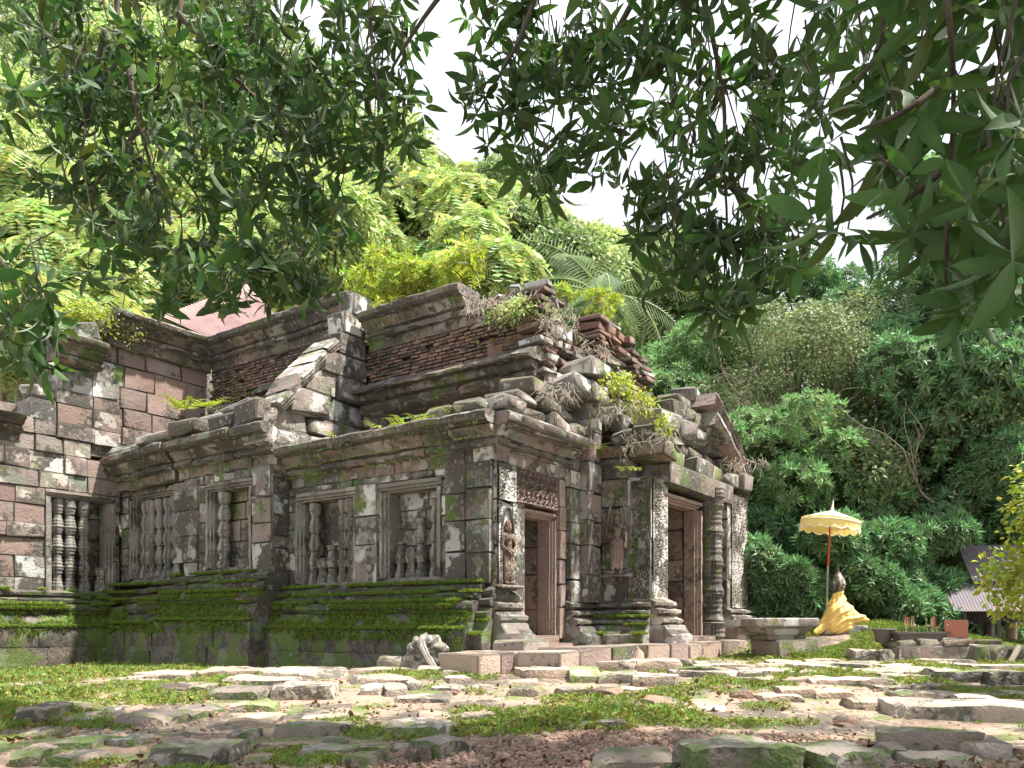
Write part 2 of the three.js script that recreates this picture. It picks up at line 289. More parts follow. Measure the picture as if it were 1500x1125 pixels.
// ------------------------------------------------------------------ temple
// own axes: x along the front with the doors, z out of the front, so the long side wall looks along -x
const temple = thing('temple', 'ruined sandstone temple with mossy base, carved doorways and baluster windows', 'temple', [-0.294, 0, -12.6], 0.95893);
const SIDE = -PI / 2;                                   // sections of the long side: x of a section runs along temple z, its z looks out along -x
const DK = { c: [0.9, 0.9, 0.9] };
function put(sec, name, g, mat, x, y, z, rnd, rot = [0, 0, 0], k = 0.17, tint) {
  uvBox(g, sec.userData.ox + x, y, sec.userData.oz + z); tint ? paint(g, ...tint) : tone(g, rnd, k);
  const m = part(sec, name, g, mat); m.position.set(x, y, z); m.rotation.set(...rot); return m;
}
function sec(name, pos, turn = 0, label) { const s = section(temple, name, pos, turn, label); s.userData.ox = pos[0] * 1.7 + pos[2] * 0.6; s.userData.oz = pos[2]; return s; }
// coursed blocks over a wall in (x, y), openings left out; face at z = 0
function masonry(s, x0, x1, y0, y1, o) {
  const r = rng(o.seed), holes = o.holes ?? [], ys = new Set([y0, y1]); holes.forEach((h) => { if (h[2] > y0 && h[2] < y1) ys.add(h[2]); if (h[3] > y0 && h[3] < y1) ys.add(h[3]); });
  const B = [...ys].sort((a, b) => a - b), rows = [];
  for (let i = 0; i < B.length - 1; i++) { const n = Math.max(1, Math.round((B[i + 1] - B[i]) / (o.course ?? 0.36))); let y = B[i]; for (let q = 0; q < n; q++) { const e = q === n - 1 ? B[i + 1] : B[i] + (B[i + 1] - B[i]) * (q + 1 + (r() - 0.5) * 0.35) / n; rows.push([y, e]); y = e; } }
  for (const [a, b] of rows) {
    let spans = [[x0, x1]];
    for (const h of holes) if (h[2] < b - 0.01 && h[3] > a + 0.01) spans = spans.flatMap(([p, q]) => h[0] >= q || h[1] <= p ? [[p, q]] : [[p, h[0]], [h[1], q]].filter(([m, n]) => n - m > 0.04));
    for (const [p, q] of spans) {
      let x = p; const L = q - p, n = Math.max(1, Math.round(L / (o.len ?? 0.62)));
      for (let k = 0; k < n; k++) {
        let e = k === n - 1 ? q : p + L * (k + 1 + (r() - 0.5) * 0.5) / n; const w = e - x, h = b - a, gap = 0.003 + 0.005 * r() + (r() < 0.05 ? 0.03 : 0), mx = (x + e) / 2;
        x = e; if (o.top && a + h * 0.6 > o.top(mx)) continue; if (o.lose && r() < o.lose) continue;
        const d = o.thick ?? 0.42, g = block(w - gap, h - gap * 0.8, d, r, { edge: o.edge ?? 0.012, jit: o.jit ?? 0.005, chip: o.chip ?? 0.18 });
        const mat = o.mats ? o.mats[Math.floor(r() * o.mats.length)] : o.mat ?? M.wall;
        put(s, o.name ?? 'wall_block', g, mat, mx, a, -d + (o.out ?? 0) + (r() - 0.5) * (o.rag ?? 0.012) * 2, r, [0, (r() - 0.5) * (o.turn ?? 0.02), (r() - 0.5) * (o.tilt ?? 0.006)]);
      }
    }
  }
}
// a run of moulded courses; each course [profile, material, stone length]
function run(s, name, x0, x1, courses, o) {
  const r = rng(o.seed);
  for (const [prof, mat, len] of courses) {
    const n = Math.max(1, Math.round((x1 - x0) / (len ?? 0.9))); let x = x0;
    for (let k = 0; k < n; k++) {
      const e = k === n - 1 ? x1 : x0 + (x1 - x0) * (k + 1 + (r() - 0.5) * 0.5) / n, w = e - x - 0.006, mx = (x + e) / 2; x = e;
      if (o.lose && r() < o.lose) continue;
      const y0 = prof[0][1], g = mould(w, prof.map(([f, y]) => [f, y - y0]), r, { wear: o.wear ?? 0.016, back: o.back ?? -0.3 });
      const dy = o.level ? o.level(mx) : 0, sl = o.level ? (o.level(mx + 0.1) - o.level(mx - 0.1)) / 0.2 : 0;
      put(s, name, g, mat, mx, y0 + dy + (r() - 0.5) * 0.012, (r() - 0.5) * (o.rag ?? 0.03), r, [0, (r() - 0.5) * 0.012, Math.atan(sl) + (r() - 0.5) * (o.tilt ?? 0.006)], 0.15);
    }
  }
}
function box(s, name, x0, x1, y0, y1, z0, z1, mat = M.wall, tint = [1, 1, 1]) { const g = new THREE.BoxGeometry(x1 - x0, y1 - y0, z1 - z0); g.translate((x0 + x1) / 2, (y0 + y1) / 2, (z0 + z1) / 2); uvBox(g); paint(g, ...tint); return part(s, name, g, mat); }
// moss: short tufts over the ledges of a base, patchy
const tuftG = (() => { const r = rng(5), L = []; for (let i = 0; i < 9; i++) L.push([leaf(0.03 + 0.025 * r(), 0.012, { seg: 2, curl: 0.5 }), euler((r() - 0.5) * 0.05, 0, (r() - 0.5) * 0.05, (r() - 0.5) * 1.7, r() * 6, (r() - 0.5) * 1.7, 1), [0.8 + 0.5 * r(), 0.8 + 0.45 * r(), 0.8]]); return spray(L); })();
const MOSS = leafMat([0.15, 0.25, 0.02], 0.3, { clearcoat: 0 });
function moss(s, ledges, seed) {                        // ledge: [x0, x1, y, zin, zout, share]
  const r = rng(seed), L = [];
  for (const [x0, x1, ya, z0, z1, k, yb] of ledges) for (let i = 0, n = (x1 - x0) * 480 * k; i < n; i++) {
    const u = r(), x = lerp(x0, x1, r()), z = lerp(z0, z1, u), y = yb === undefined ? ya : lerp(ya, yb, u), c = 0.6 * n3(x * 1.4 + seed, y * 5, 4) + 0.4 * n3(x * 5 + seed, y * 9, 4); if (c < 0.74 - 0.36 * k) continue;
    L.push([euler(x, y + 0.004, z, (z1 - z0) > 0 ? 0.5 * r() : 0, r() * 6, 0, 0.7 + 0.9 * r()), rgb(0.55 + 0.8 * r(), 0.6 + 0.6 * r(), 0.6)]);
  }
  return instances(s, 'moss', tuftG, MOSS, L);
}
const baseProfile = (t, k = 1) => [                      // t: height of the top
  [[[0.60, -0.35], [0.615, -0.1], [0.60, 0.05], [0.61, 0.2 * t / 1.32]], M.base, 0.95],
  [[[0.58, 0.2 * t / 1.32], [0.595, 0.24], [0.59, 0.5 * t / 1.32], [0.57, 0.58 * t / 1.32], [0.5, 0.6 * t / 1.32]], M.base, 1.0],
  [[[0.50, 0.6], [0.52, 0.63], [0.49, 0.68], [0.43, 0.76], [0.385, 0.84], [0.36, 0.85]].map(([a, b]) => [a, b * t / 1.32]), M.base, 0.9],
  [[[0.33, 0.85], [0.37, 0.875], [0.41, 0.92], [0.41, 0.97], [0.37, 1.02], [0.31, 1.035]].map(([a, b]) => [a, b * t / 1.32]), M.base, 0.9],
  [[[0.22, 1.035], [0.23, 1.07], [0.29, 1.08], [0.3, 1.13], [0.27, 1.16], [0.2, 1.165]].map(([a, b]) => [a, b * t / 1.32]), M.base, 0.85],
  [[[0.13, 1.165], [0.14, 1.2], [0.2, 1.215], [0.21, 1.27], [0.16, 1.3], [0.06, 1.32]].map(([a, b]) => [a, b * t / 1.32]), M.base, 0.8],
];
const baseLedges = (x0, x1, t, k) => { const q = t / 1.32; return [[x0, x1, 0.605 * q, 0.5, 0.6, k], [x0, x1, 0.845 * q, 0.37, 0.52, k * 0.8, 0.635 * q], [x0, x1, 1.03 * q, 0.36, 0.415, k * 0.7, 0.92 * q], [x0, x1, 0.58 * q, 0.575, 0.6, k * 0.5, 0.4 * q], [x0, x1, 0.86 * q, 0.33, 0.39, k], [x0, x1, 1.035 * q, 0.24, 0.41, k], [x0, x1, 0.96 * q, 0.4, 0.43, k * 0.7], [x0, x1, 1.17 * q, 0.16, 0.3, k], [x0, x1, 1.325 * q, 0.02, 0.2, k]]; };
const corniceProfile = (y, m = M.cornice) => [
  [[[0.0, y], [0.03, y + 0.02], [0.03, y + 0.17], [0.05, y + 0.2]], m, 0.7],
  [[[0.05, y + 0.2], [0.11, y + 0.22], [0.14, y + 0.27], [0.11, y + 0.33], [0.09, y + 0.35]], m, 0.65],
  [[[0.09, y + 0.35], [0.16, y + 0.37], [0.18, y + 0.42], [0.25, y + 0.47], [0.27, y + 0.53]], m, 0.75],
  [[[0.26, y + 0.53], [0.35, y + 0.55], [0.4, y + 0.6], [0.41, y + 0.69], [0.36, y + 0.73]], m, 0.8],
];
// window and door mouldings: each a stone of stepped profile
const frameProf = [[-0.06, 0], [-0.06, 0.035], [-0.01, 0.04], [-0.01, 0.085], [0.035, 0.09], [0.035, 0.15]];
function frameSet(s, x0, x1, y0, y1, mat, seed, o = {}) {
  const r = rng(seed), P = o.prof ?? frameProf, w = P[P.length - 1][1], sh = (n, g, x, y, rz) => { const m = put(s, n, g, mat, x, y, 0, r, [0, 0, rz], 0.08); return m; };
  const opt = { back: -0.36, wear: 0.006, step: 0.12 };
  sh('lintel', mould(x1 - x0 + 2 * w, P, r, opt), (x0 + x1) / 2, y1, 0);
  sh('jamb', mould(y1 - y0, P, r, opt), x1, (y0 + y1) / 2, -PI / 2); sh('jamb', mould(y1 - y0, P, r, opt), x0, (y0 + y1) / 2, PI / 2);
  if (!o.nosill) sh('sill', mould(x1 - x0 + 2 * w, P, r, opt), (x0 + x1) / 2, y0, PI);
}
function balusterG(H, full, rad, seed) {
  const r = rng(seed), pts = [], n = Math.round(84 * H / full);
  for (let i = 0; i <= n; i++) {
    const y = i / n * H, u = y / full, f = u * 4.5 % 1, ring = Math.abs(f - 0.5) < 0.3 ? 0 : 1;
    let k = 0.8 + 0.14 * Math.sin(u * PI * 9) + (ring ? 0.13 : 0.0) + (i % 3 === 0 ? -0.09 : 0.03) + 0.05 * (r() - 0.5);
    if (u < 0.06 || u > 0.94) k = 1.02; pts.push(new THREE.Vector2(rad * k, y));
  }
  pts.push(new THREE.Vector2(0.001, H + (H < full ? 0.02 : 0)));
  return new THREE.LatheGeometry(pts, 14);
}
function balusters(s, list, y0, H, z, mat, seed, rad = 0.105) {
  list.forEach(([x, k], i) => { const g = balusterG(H * k, H, rad, seed + i); const m = put(s, 'baluster', g, mat, x, y0, z, rng(seed + i), [(i % 3 - 1) * 0.012, i, (i % 2 - 0.5) * 0.02], 0.22); });
}

// --- long side wall, section beside the corner (temple x = 0, z from -4.75 to 0)
{
  const s = sec('side_wall', [0, 0, 0], SIDE);
  masonry(s, -4.75, -0.55, 1.3, 3.2, { seed: 21, holes: [[-2.38, -1.03, 1.36, 3.04], [-4.53, -2.95, 1.3, 3.06]], mats: [M.wall, M.wall, M.grey, M.dark] });
  masonry(s, -0.92, -0.5, 1.32, 3.2, { seed: 22, out: 0.05, len: 0.42, course: 0.42, mats: [M.dark, M.wall], name: 'pilaster_block' });
  masonry(s, -0.46, 0, 1.3, 3.2, { seed: 23, out: 0.1, len: 0.6, course: 0.46, mat: M.dark, name: 'pilaster_block' });
  masonry(s, -2.93, -2.4, 1.36, 3.1, { seed: 24, out: 0.06, len: 0.6, course: 0.6, mat: M.grey, name: 'pilaster_block' });
  run(s, 'base_stone', -4.75, -0.1, baseProfile(1.32), { seed: 25 });
  run(s, 'cornice_stone', -4.7, 0.12, corniceProfile(3.18), { seed: 26, rag: 0.05, tilt: 0.012 });
  moss(s, baseLedges(-4.8, -0.1, 1.32, 1), 27);
  box(s, 'core', -2.7, -0.02, -0.3, 3.86, -0.9, -0.41); box(s, 'core', -4.75, -2.7, -0.3, 3.86, -1.4, -1.0);
  const w1 = sec('window', [0, 0, 0], SIDE), w2 = sec('window', [0, 0, 0], SIDE);
  frameSet(w1, -2.23, -1.18, 1.45, 2.9, M.frame, 31); masonry(w1, -2.3, -1.1, 1.36, 3.0, { seed: 32, out: -0.33, thick: 0.06, mats: [M.wall, M.grey], name: 'panel_block' });
  balusters(w1, [[-2.06, 0.42], [-1.82, 0.36], [-1.6, 0.7], [-1.3, 0.9]], 1.44, 1.44, -0.17, M.shaft, 33);
  frameSet(w2, -4.38, -3.1, 1.42, 2.92, M.frame, 34); masonry(w2, -4.45, -3.0, 1.3, 3.0, { seed: 35, out: -0.85, thick: 0.12, mats: [M.pink, M.wall], name: 'panel_block' });
  balusters(w2, [[-4.22, 1], [-3.98, 0.3], [-3.73, 0.46], [-3.45, 1], [-3.22, 1]], 1.41, 1.5, -0.16, M.shaft, 36, 0.11);
}
// --- long side wall, raised middle section (temple x = -0.35, z from -10 to -4.7)
{
  const s = sec('side_bay', [-0.35, 0, 0], SIDE), lean = (x) => x < -7.7 ? -0.1 + 0.05 * (x + 7.7) : 0;
  masonry(s, -7.55, -4.72, 1.62, 3.62, { seed: 41, holes: [[-6.76, -5.36, 1.66, 3.44]], mats: [M.wall, M.grey, M.wall, M.dark], rag: 0.03, tilt: 0.012 });
  masonry(s, -10.1, -7.85, 1.5, 3.6, { seed: 42, out: -0.12, holes: [[-9.75, -7.9, 1.6, 3.46]], mats: [M.dark, M.wall], rag: 0.03, tilt: 0.02 });
  masonry(s, -7.84, -7.02, 1.6, 3.55, { seed: 43, out: 0.05, len: 0.7, course: 0.5, mats: [M.wall, M.grey], name: 'pilaster_block', holes: [[-7.84, -7.45, 1.6, 1.9]] });
  masonry(s, -5.3, -4.74, 1.6, 3.6, { seed: 44, out: 0.06, len: 0.6, course: 0.45, mats: [M.grey, M.wall], name: 'pilaster_block' });
  run(s, 'base_stone', -7.75, -4.7, baseProfile(1.64), { seed: 45 });
  run(s, 'base_stone', -10.0, -7.78, baseProfile(1.58), { seed: 46, level: lean });
  run(s, 'cornice_stone', -7.7, -4.66, corniceProfile(3.6), { seed: 47, rag: 0.06, tilt: 0.02 });
  run(s, 'cornice_stone', -10.1, -7.8, corniceProfile(3.62), { seed: 48, rag: 0.05, level: (x) => 0.03 * (x + 7.8) });
  moss(s, [...baseLedges(-7.75, -4.72, 1.64, 1), ...baseLedges(-10, -7.8, 1.5, 0.9)], 49);
  box(s, 'core', -10.1, -4.72, -0.4, 3.9, -1.7, -1.25);
  const r = rng(50);                                     // loose stones lying along the wall head
  for (const [x, y, w, h, d, z] of [[-9.3, 4.3, 1.3, 0.22, 0.6, 0.1], [-8.2, 4.36, 1.1, 0.24, 0.6, 0.12], [-7.1, 4.36, 1.2, 0.3, 0.7, 0.05], [-6.0, 4.36, 0.9, 0.34, 0.6, 0.02], [-5.2, 4.36, 0.8, 0.42, 0.6, 0.06], [-7.0, 4.68, 1.0, 0.16, 0.6, -0.3], [-6.4, 4.86, 1.5, 0.2, 0.5, -0.35]]) put(s, 'fallen_stone', block(w, h, d, r, { edge: 0.05, jit: 0.04, chip: 0.5 }), [M.grey, M.cornice, M.wall][Math.floor(r() * 3)], x, y, z - 0.4, r, [(r() - 0.5) * 0.2, (r() - 0.5) * 0.3, (r() - 0.5) * 0.14]);
  const w3 = sec('window', [-0.35, 0, 0], SIDE), w4 = sec('window', [-0.2, 0, 0], SIDE);
  frameSet(w3, -6.61, -5.51, 1.77, 3.28, M.frame, 51); masonry(w3, -6.7, -5.4, 1.66, 3.4, { seed: 52, out: -0.33, thick: 0.06, mats: [M.mossy], name: 'panel_block' });
  balusters(w3, [[-6.42, 1]], 1.77, 1.5, -0.14, M.shaft, 53, 0.13);
  frameSet(w4, -9.6, -8.05, 1.66, 3.38, M.frame, 54); masonry(w4, -9.7, -7.95, 1.6, 3.46, { seed: 55, out: -0.85, thick: 0.12, mat: M.wall, name: 'panel_block' });
  balusters(w4, [[-9.4, 1], [-9.12, 1], [-8.82, 1], [-8.55, 1], [-8.22, 1]], 1.66, 1.7, -0.14, M.shaft, 56, 0.12);
}
// --- wing that crosses the nave: wall looking out along z, temple z = -10
{
  const s = sec('wing_wall', [0, 0, -10]);
  const topL = (x) => x < -2.05 ? 4.85 : x < -1.75 ? 5.35 : x < -1.3 ? 5.7 : x < -0.7 ? 5.95 : 9;
  masonry(s, -3.4, -0.3, 1.3, 5.95, { seed: 61, holes: [[-1.9, -0.42, 1.3, 3.46]], mats: [M.wall, M.grey, M.wall, M.pink], rag: 0.035, tilt: 0.012, top: topL, course: 0.38, lose: 0.01, thick: 0.6 });
  masonry(s, -0.95, 1.95, 4.3, 6.8, { seed: 62, out: -0.1, mats: [M.pink, M.pink, M.wall], course: 0.42, len: 0.75, rag: 0.02, thick: 0.6, name: 'upper_block' });
  run(s, 'base_stone', -3.4, -0.2, baseProfile(1.36), { seed: 63 }); moss(s, baseLedges(-3.4, -0.25, 1.36, 0.75), 64);
  run(s, 'cornice_stone', -0.55, 2.0, corniceProfile(6.78), { seed: 65, rag: 0.04, tilt: 0.01 });
  run(s, 'cornice_stone', -1.75, -0.75, corniceProfile(5.93).slice(1), { seed: 66, rag: 0.08, tilt: 0.03 });
  run(s, 'cornice_stone', -3.4, -2.35, corniceProfile(4.3).slice(0, 3), { seed: 67, rag: 0.04 });
  const r = rng(68); for (const [x, y, w, h, d, z, rz] of [[-0.95, 6.6, 0.55, 0.4, 0.6, -0.3, 0.05], [-0.75, 7.0, 0.4, 0.3, 0.5, -0.4, -0.2], [-1.3, 6.5, 0.5, 0.35, 0.5, -0.6, 0.1], [-2.0, 5.3, 0.6, 0.3, 0.5, -0.5, 0.06], [1.0, 4.35, 0.7, 0.5, 0.5, 0.1, 0.1], [0.3, 4.3, 0.6, 0.55, 0.5, 0.1, -0.1], [1.4, 4.8, 0.7, 0.4, 0.5, 0.0, 0.2]]) put(s, 'fallen_stone', block(w, h, d, r, { edge: 0.05, jit: 0.05, chip: 0.5 }), r() < 0.6 ? M.grey : M.wall, x, y, z, r, [0.1 * (r() - 0.5), r() - 0.5, rz]);
  box(s, 'core', -3.4, -0.75, -0.4, 5.2, -1.5, -0.58); box(s, 'core', -0.9, 4.4, -0.4, 7.1, -2.0, -0.68);
  const w5 = sec('window', [0, 0, -10]); frameSet(w5, -1.74, -0.58, 1.36, 3.3, M.frame, 71); masonry(w5, -1.85, -0.5, 1.3, 3.4, { seed: 72, out: -0.5, thick: 0.06, mats: [M.pink, M.pink, M.wall], name: 'panel_block', course: 0.42 });
  balusters(w5, [[-1.58, 1], [-1.32, 1], [-1.02, 1], [-0.66, 0.27]], 1.36, 1.94, -0.16, M.shaft, 73, 0.12);
}
// --- nave above the aisle: wall looking out along -x at temple x = 2
{
  const s = sec('nave_wall', [2, 0, 0], SIDE);
  const bricks = (x0, x1, y0, y1, seed) => { const r = rng(seed), L = []; for (let y = y0, k = 0; y < y1; y += 0.068, k++) for (let x = x0 - r() * 0.2; x < x1;) { const w = 0.16 + 0.12 * r(); if (r() > 0.03) { const g = block(w - 0.008, 0.06, 0.12, r, { edge: 0.01, jit: 0.006 }); g.translate(x + w / 2, y, -0.12 + (r() - 0.5) * 0.035); uvBox(g, r(), r()); L.push(tone(g, r, 0.3)); } x += w; } const m = part(s, 'brickwork', mergeGeometries(L), M.brick); m.userData.kind = 'stuff'; };
  bricks(-4.6, -0.7, 5.45, 6.3, 81); bricks(-9.9, -5.0, 5.95, 6.8, 82);
  box(s, 'core', -10, -0.6, 5.2, 6.5, -0.6, -0.13, M.brick);
  run(s, 'cornice_stone', -4.62, -2.0, corniceProfile(6.26), { seed: 83, rag: 0.03 }); run(s, 'cornice_stone', -2.0, -0.9, corniceProfile(6.2).slice(0, 2), { seed: 84, rag: 0.08, tilt: 0.04 });
  run(s, 'cornice_stone', -9.95, -4.9, corniceProfile(6.78), { seed: 85, rag: 0.04 });
  const eave = (y) => [[[[0.2, y], [0.3, y + 0.03], [0.36, y + 0.12], [0.3, y + 0.2], [0.28, y + 0.22]], M.cornice, 1.3], [[[0.28, y + 0.22], [0.4, y + 0.24], [0.44, y + 0.3], [0.42, y + 0.36]], M.cornice, 1.2]];
  run(s, 'eave_stone', -4.6, -0.35, eave(4.9), { seed: 86, rag: 0.03 }); run(s, 'eave_stone', -4.6, -0.3, [[[[0.44, 5.27], [0.6, 5.27], [0.62, 5.31], [0.3, 5.5], [0.05, 5.52]], M.cornice, 1.5]], { seed: 87, rag: 0.04, wear: 0.03 });
  run(s, 'eave_stone', -9.6, -5.3, eave(5.4), { seed: 88, rag: 0.06, tilt: 0.03 }); run(s, 'eave_stone', -9.3, -5.2, [[[[0.44, 5.77], [0.58, 5.77], [0.6, 5.82], [0.3, 6.0], [0.05, 6.02]], M.cornice, 1.4]], { seed: 89, rag: 0.1, wear: 0.03, tilt: 0.03, lose: 0.2 });
  // piers of the broken vault under the eave, deep shade behind them
  masonry(s, -2.2, -1.5, 3.9, 4.9, { seed: 90, out: 0.1, len: 0.4, course: 0.3, mats: [M.cornice, M.pink], thick: 0.6, name: 'pier_block' }); masonry(s, -4.6, -4.1, 3.9, 4.9, { seed: 91, out: 0.05, mats: [M.wall], thick: 0.6, name: 'pier_block' });
  masonry(s, -9.8, -5.2, 4.3, 5.4, { seed: 93, out: 0.0, mats: [M.wall, M.pink], name: 'pier_block', lose: 0.2 });
  masonry(s, -4.8, -0.4, 3.6, 5.0, { seed: 92, out: -1.2, len: 0.9, mat: M.brick, name: 'inner_block' }); box(s, 'core', -10, -0.4, 3.4, 5.3, -2.2, -1.62, M.brick);
  box(s, 'floor_slab', -4.75, -0.4, 3.5, 3.85, -1.3, 1.6, M.cornice); box(s, 'floor_slab', -10, -4.75, 3.9, 4.28, -1.3, 1.9, M.cornice);
  // weathered stones and thin bricks heaped on the broken wall head
  const r = rng(94); for (let i = 0; i < 34; i++) { const t = i / 33, x = lerp(-2.1, -0.35, r()), y = lerp(6.35, 6.75, r()) - 0.35 * smooth(-1.2, -0.3, x) ; put(s, 'broken_brick', block(0.2 + 0.18 * r(), 0.07 + 0.05 * r(), 0.2, r, { edge: 0.015, jit: 0.015 }), r() < 0.5 ? M.brick : M.grey, x, y, -0.5 + 0.5 * r(), r, [0.3 * (r() - 0.5), r() * 3, 0.4 * (r() - 0.5)], 0.3); }
}
// --- half gable of the aisle, standing across between the two side sections
{
  const s = sec('half_gable', [0, 0, -4.72]), r = rng(101);
  const P0 = [[3.9, -0.45], [4.5, -0.3], [5.2, 0.25], [5.8, 0.8], [6.2, 1.25], [6.8, 1.4], [7.3, 1.7]], edge = (y) => { for (let i = 1; i < P0.length; i++) if (y <= P0[i][0]) return lerp(P0[i - 1][1], P0[i][1], clamp((y - P0[i - 1][0]) / (P0[i][0] - P0[i - 1][0]))); return 1.75; };
  for (let y = 3.9; y < 7.05;) { const h = 0.34 + 0.16 * r(), a = edge(y + h * 0.4), n = Math.max(1, Math.round((2 - a) / 0.85)); for (let k = 0; k < n; k++) { const x0 = lerp(a, 2.0, k / n), x1 = lerp(a, 2.0, (k + 1) / n); put(s, 'gable_block', block(x1 - x0 - 0.012, h - 0.012, 0.5, r, { edge: 0.025, jit: 0.025, chip: 0.15 }), r() < 0.6 ? M.grey : M.wall, (x0 + x1) / 2, y, -0.5 + (r() - 0.5) * 0.12, r, [0, 0.1 * (r() - 0.5), 0.04 * (r() - 0.5)]); } y += h; }
  // the reeded coping down its slope
  for (let k = 0; k < 7; k++) { const y = 3.95 + k * 0.33, x = edge(y), an = Math.atan2(0.33, edge(y + 0.33) - x), L = Math.hypot(0.33, edge(y + 0.33) - x); put(s, 'coping_stone', mould(L * 0.97, [[0, 0], [0.03, 0.02], [0.03, 0.07], [0.07, 0.08], [0.07, 0.13], [0.1, 0.14], [0.1, 0.2], [0.04, 0.24]], r, { back: -0.62, step: 0.1, wear: 0.04 }), k % 3 ? M.grey : M.wall, (x + edge(y + 0.33)) / 2 + 0.1 * r(), y + 0.06 + 0.08 * r(), 0.1 * (r() - 0.5), r, [0, 0.1 * (r() - 0.5), an + 0.25 * (r() - 0.5)]); }
}

// --- carved relief: scrollwork as real depth on a grid
function relief(w, h, seed, o = {}) {
  const c = o.cell ?? 0.016, nx = Math.round(w / c), ny = Math.round(h / c), g = new THREE.PlaneGeometry(w, h, nx, ny), p = g.attributes.position, k = o.size ?? 0.17, dp = o.depth ?? 0.03;
  for (let i = 0; i < p.count; i++) {
    const x = p.getX(i) + w / 2, y = p.getY(i) + h / 2, row = Math.floor(y / k), fx = (x + (row % 2) * k / 2) / k, cx = Math.floor(fx), dx = (fx - cx - 0.5), dy = y / k - row - 0.5, q = Math.hypot(dx, dy), th = Math.atan2(dy, dx) * ((cx + row) % 2 ? 1 : -1);
    let v = 0.5 + 0.5 * Math.sin(q * 22 - th * 1 + seed); v = smooth(0.2, 0.6, v) * smooth(0.66, 0.46, q) + 0.6 * smooth(0.5, 0.62, q) * (0.5 + 0.5 * Math.sin(th * 7)); v *= 0.65 + 0.5 * n3(x * 9 + seed, y * 9, 1); v += 0.35 * (n3(x * 30, y * 30, seed) - 0.5);
    const rim = Math.min(x, w - x, y, h - y); p.setZ(i, dp * (rim < 0.02 ? 0.9 : v));
  }
  g.translate(0, h / 2, 0); g.computeVertexNormals(); return g;
}
function figureG(H, pose) {
  const f = (x, y, z) => {
    const X = Math.abs(x); let d = capsule(X, y, z, [0.06, 0.09, 0], [0.058, 0.44, 0], 0.043, 0.062);
    d = smin(d, capsule(x, y, z, [0, 0.14, -0.01], [0, 0.46, -0.01], 0.085, 0.085), 0.03); d = smin(d, capsule(X, y, z, [0.06, 0.02, -0.01], [0.09, 0.015, 0.07], 0.03, 0.024), 0.02);
    d = smin(d, ball(x, y, z, [0, 0.475, 0], 0.1, [1.12, 0.7, 0.8]), 0.03); d = smin(d, capsule(x, y, z, [0, 0.5, 0], [0, 0.6, 0], 0.07, 0.062), 0.03);
    d = smin(d, ball(x, y, z, [0, 0.68, 0], 0.09, [1.15, 0.95, 0.75]), 0.03); d = smin(d, ball(X, y, z, [0.046, 0.69, 0.055], 0.035), 0.012); d = smin(d, capsule(X, y, z, [0, 0.738, 0], [0.125, 0.735, 0], 0.036, 0.036), 0.02);
    const arm = (s, e, h) => { const q = s * x; d = smin(d, capsule(q, y, z, [0.135, 0.73, 0], e, 0.034, 0.027), 0.012); d = smin(d, capsule(q, y, z, e, h, 0.027, 0.02), 0.01); d = smin(d, capsule(q, y, z, h, [h[0] * 0.9, h[1] + (pose ? 0.05 * s : -0.03), h[2] + 0.02], 0.022, 0.014), 0.01); };
    if (pose) { arm(-1, [0.19, 0.6, 0.02], [0.16, 0.74, 0.06]); arm(1, [0.17, 0.56, 0.01], [0.165, 0.4, 0.03]); } else { arm(-1, [0.175, 0.57, 0.02], [0.03, 0.46, 0.085]); arm(1, [0.175, 0.57, 0.02], [0.03, 0.47, 0.085]); }
    d = smin(d, capsule(x, y, z, [0, 0.76, 0], [0, 0.8, 0], 0.034, 0.032), 0.015); d = smin(d, ball(x, y, z, [0, 0.845, 0.01], 0.06, [0.86, 1.08, 0.92]), 0.01);
    d = smin(d, capsule(x, y, z, [0, 0.848, 0.06], [0, 0.83, 0.075], 0.006, 0.01), 0.008); d = Math.max(d, -ball(X, y, z, [0.022, 0.856, 0.066], 0.011)); d = smin(d, capsule(x, y, z, [-0.016, 0.812, 0.058], [0.016, 0.812, 0.058], 0.008, 0.008), 0.004); d = smin(d, ball(X, y, z, [0.055, 0.835, 0], 0.017, [0.7, 1.6, 1]), 0.006);
    d = Math.min(d, capsule(x, y, z, [0, 0.893, 0], [0, 0.93, 0], 0.056, 0.05)); d = smin(d, capsule(x, y, z, [0, 0.94, 0], [0, 1.0, 0], 0.034, 0.012), 0.008);
    d = smin(d, ball(x, y, z, [0, 0.49, 0.015], 0.1, [1.15, 0.22, 0.85]), 0.006); d += 0.006 * Math.sin(x * 130) * smooth(0.46, 0.4, y) * smooth(0.12, 0.16, y) * (z > 0 ? 1 : 0);
    return d;
  };
  const g = sdfMesh(f, [-0.26, -0.03, -0.1], [0.26, 1.03, 0.13], 0.0085); g.scale(H, H, H); return g;
}
function niche(s, x, y, H, pose, mat, seed, z0 = 0) {            // arched niche with a standing figure
  const r = rng(seed), w = 0.27 * H, pts = []; for (let i = 0; i <= 14; i++) { const t = i / 14 * 2 - 1; pts.push([x + Math.sign(t) * w * 0.62 * Math.min(1, Math.pow(Math.abs(t), 0.6) * 1.0), y + H * 1.16 - H * 0.42 * Math.pow(Math.abs(t), 1.9), z0 + 0.02]); }
  const a = uvBox(tube(pts, 0.026, 0.026, 6, 3)); paint(a, 1); part(s, 'niche_arch', a, M.wall);
  const f = uvBox(figureG(H, pose), r(), r()); paint(f, 1.15, 1, 0.92); const m = part(s, 'relief_figure', f, mat, pose ? 'standing carved woman with one hand raised' : 'standing carved guardian with folded hands'); m.position.set(x, y, z0 + 0.03); m.scale.z = 0.8;
  put(s, 'niche_ledge', block(2.3 * w, 0.06, 0.16, r), M.wall, x, y - 0.07, z0 - 0.02, r);
}
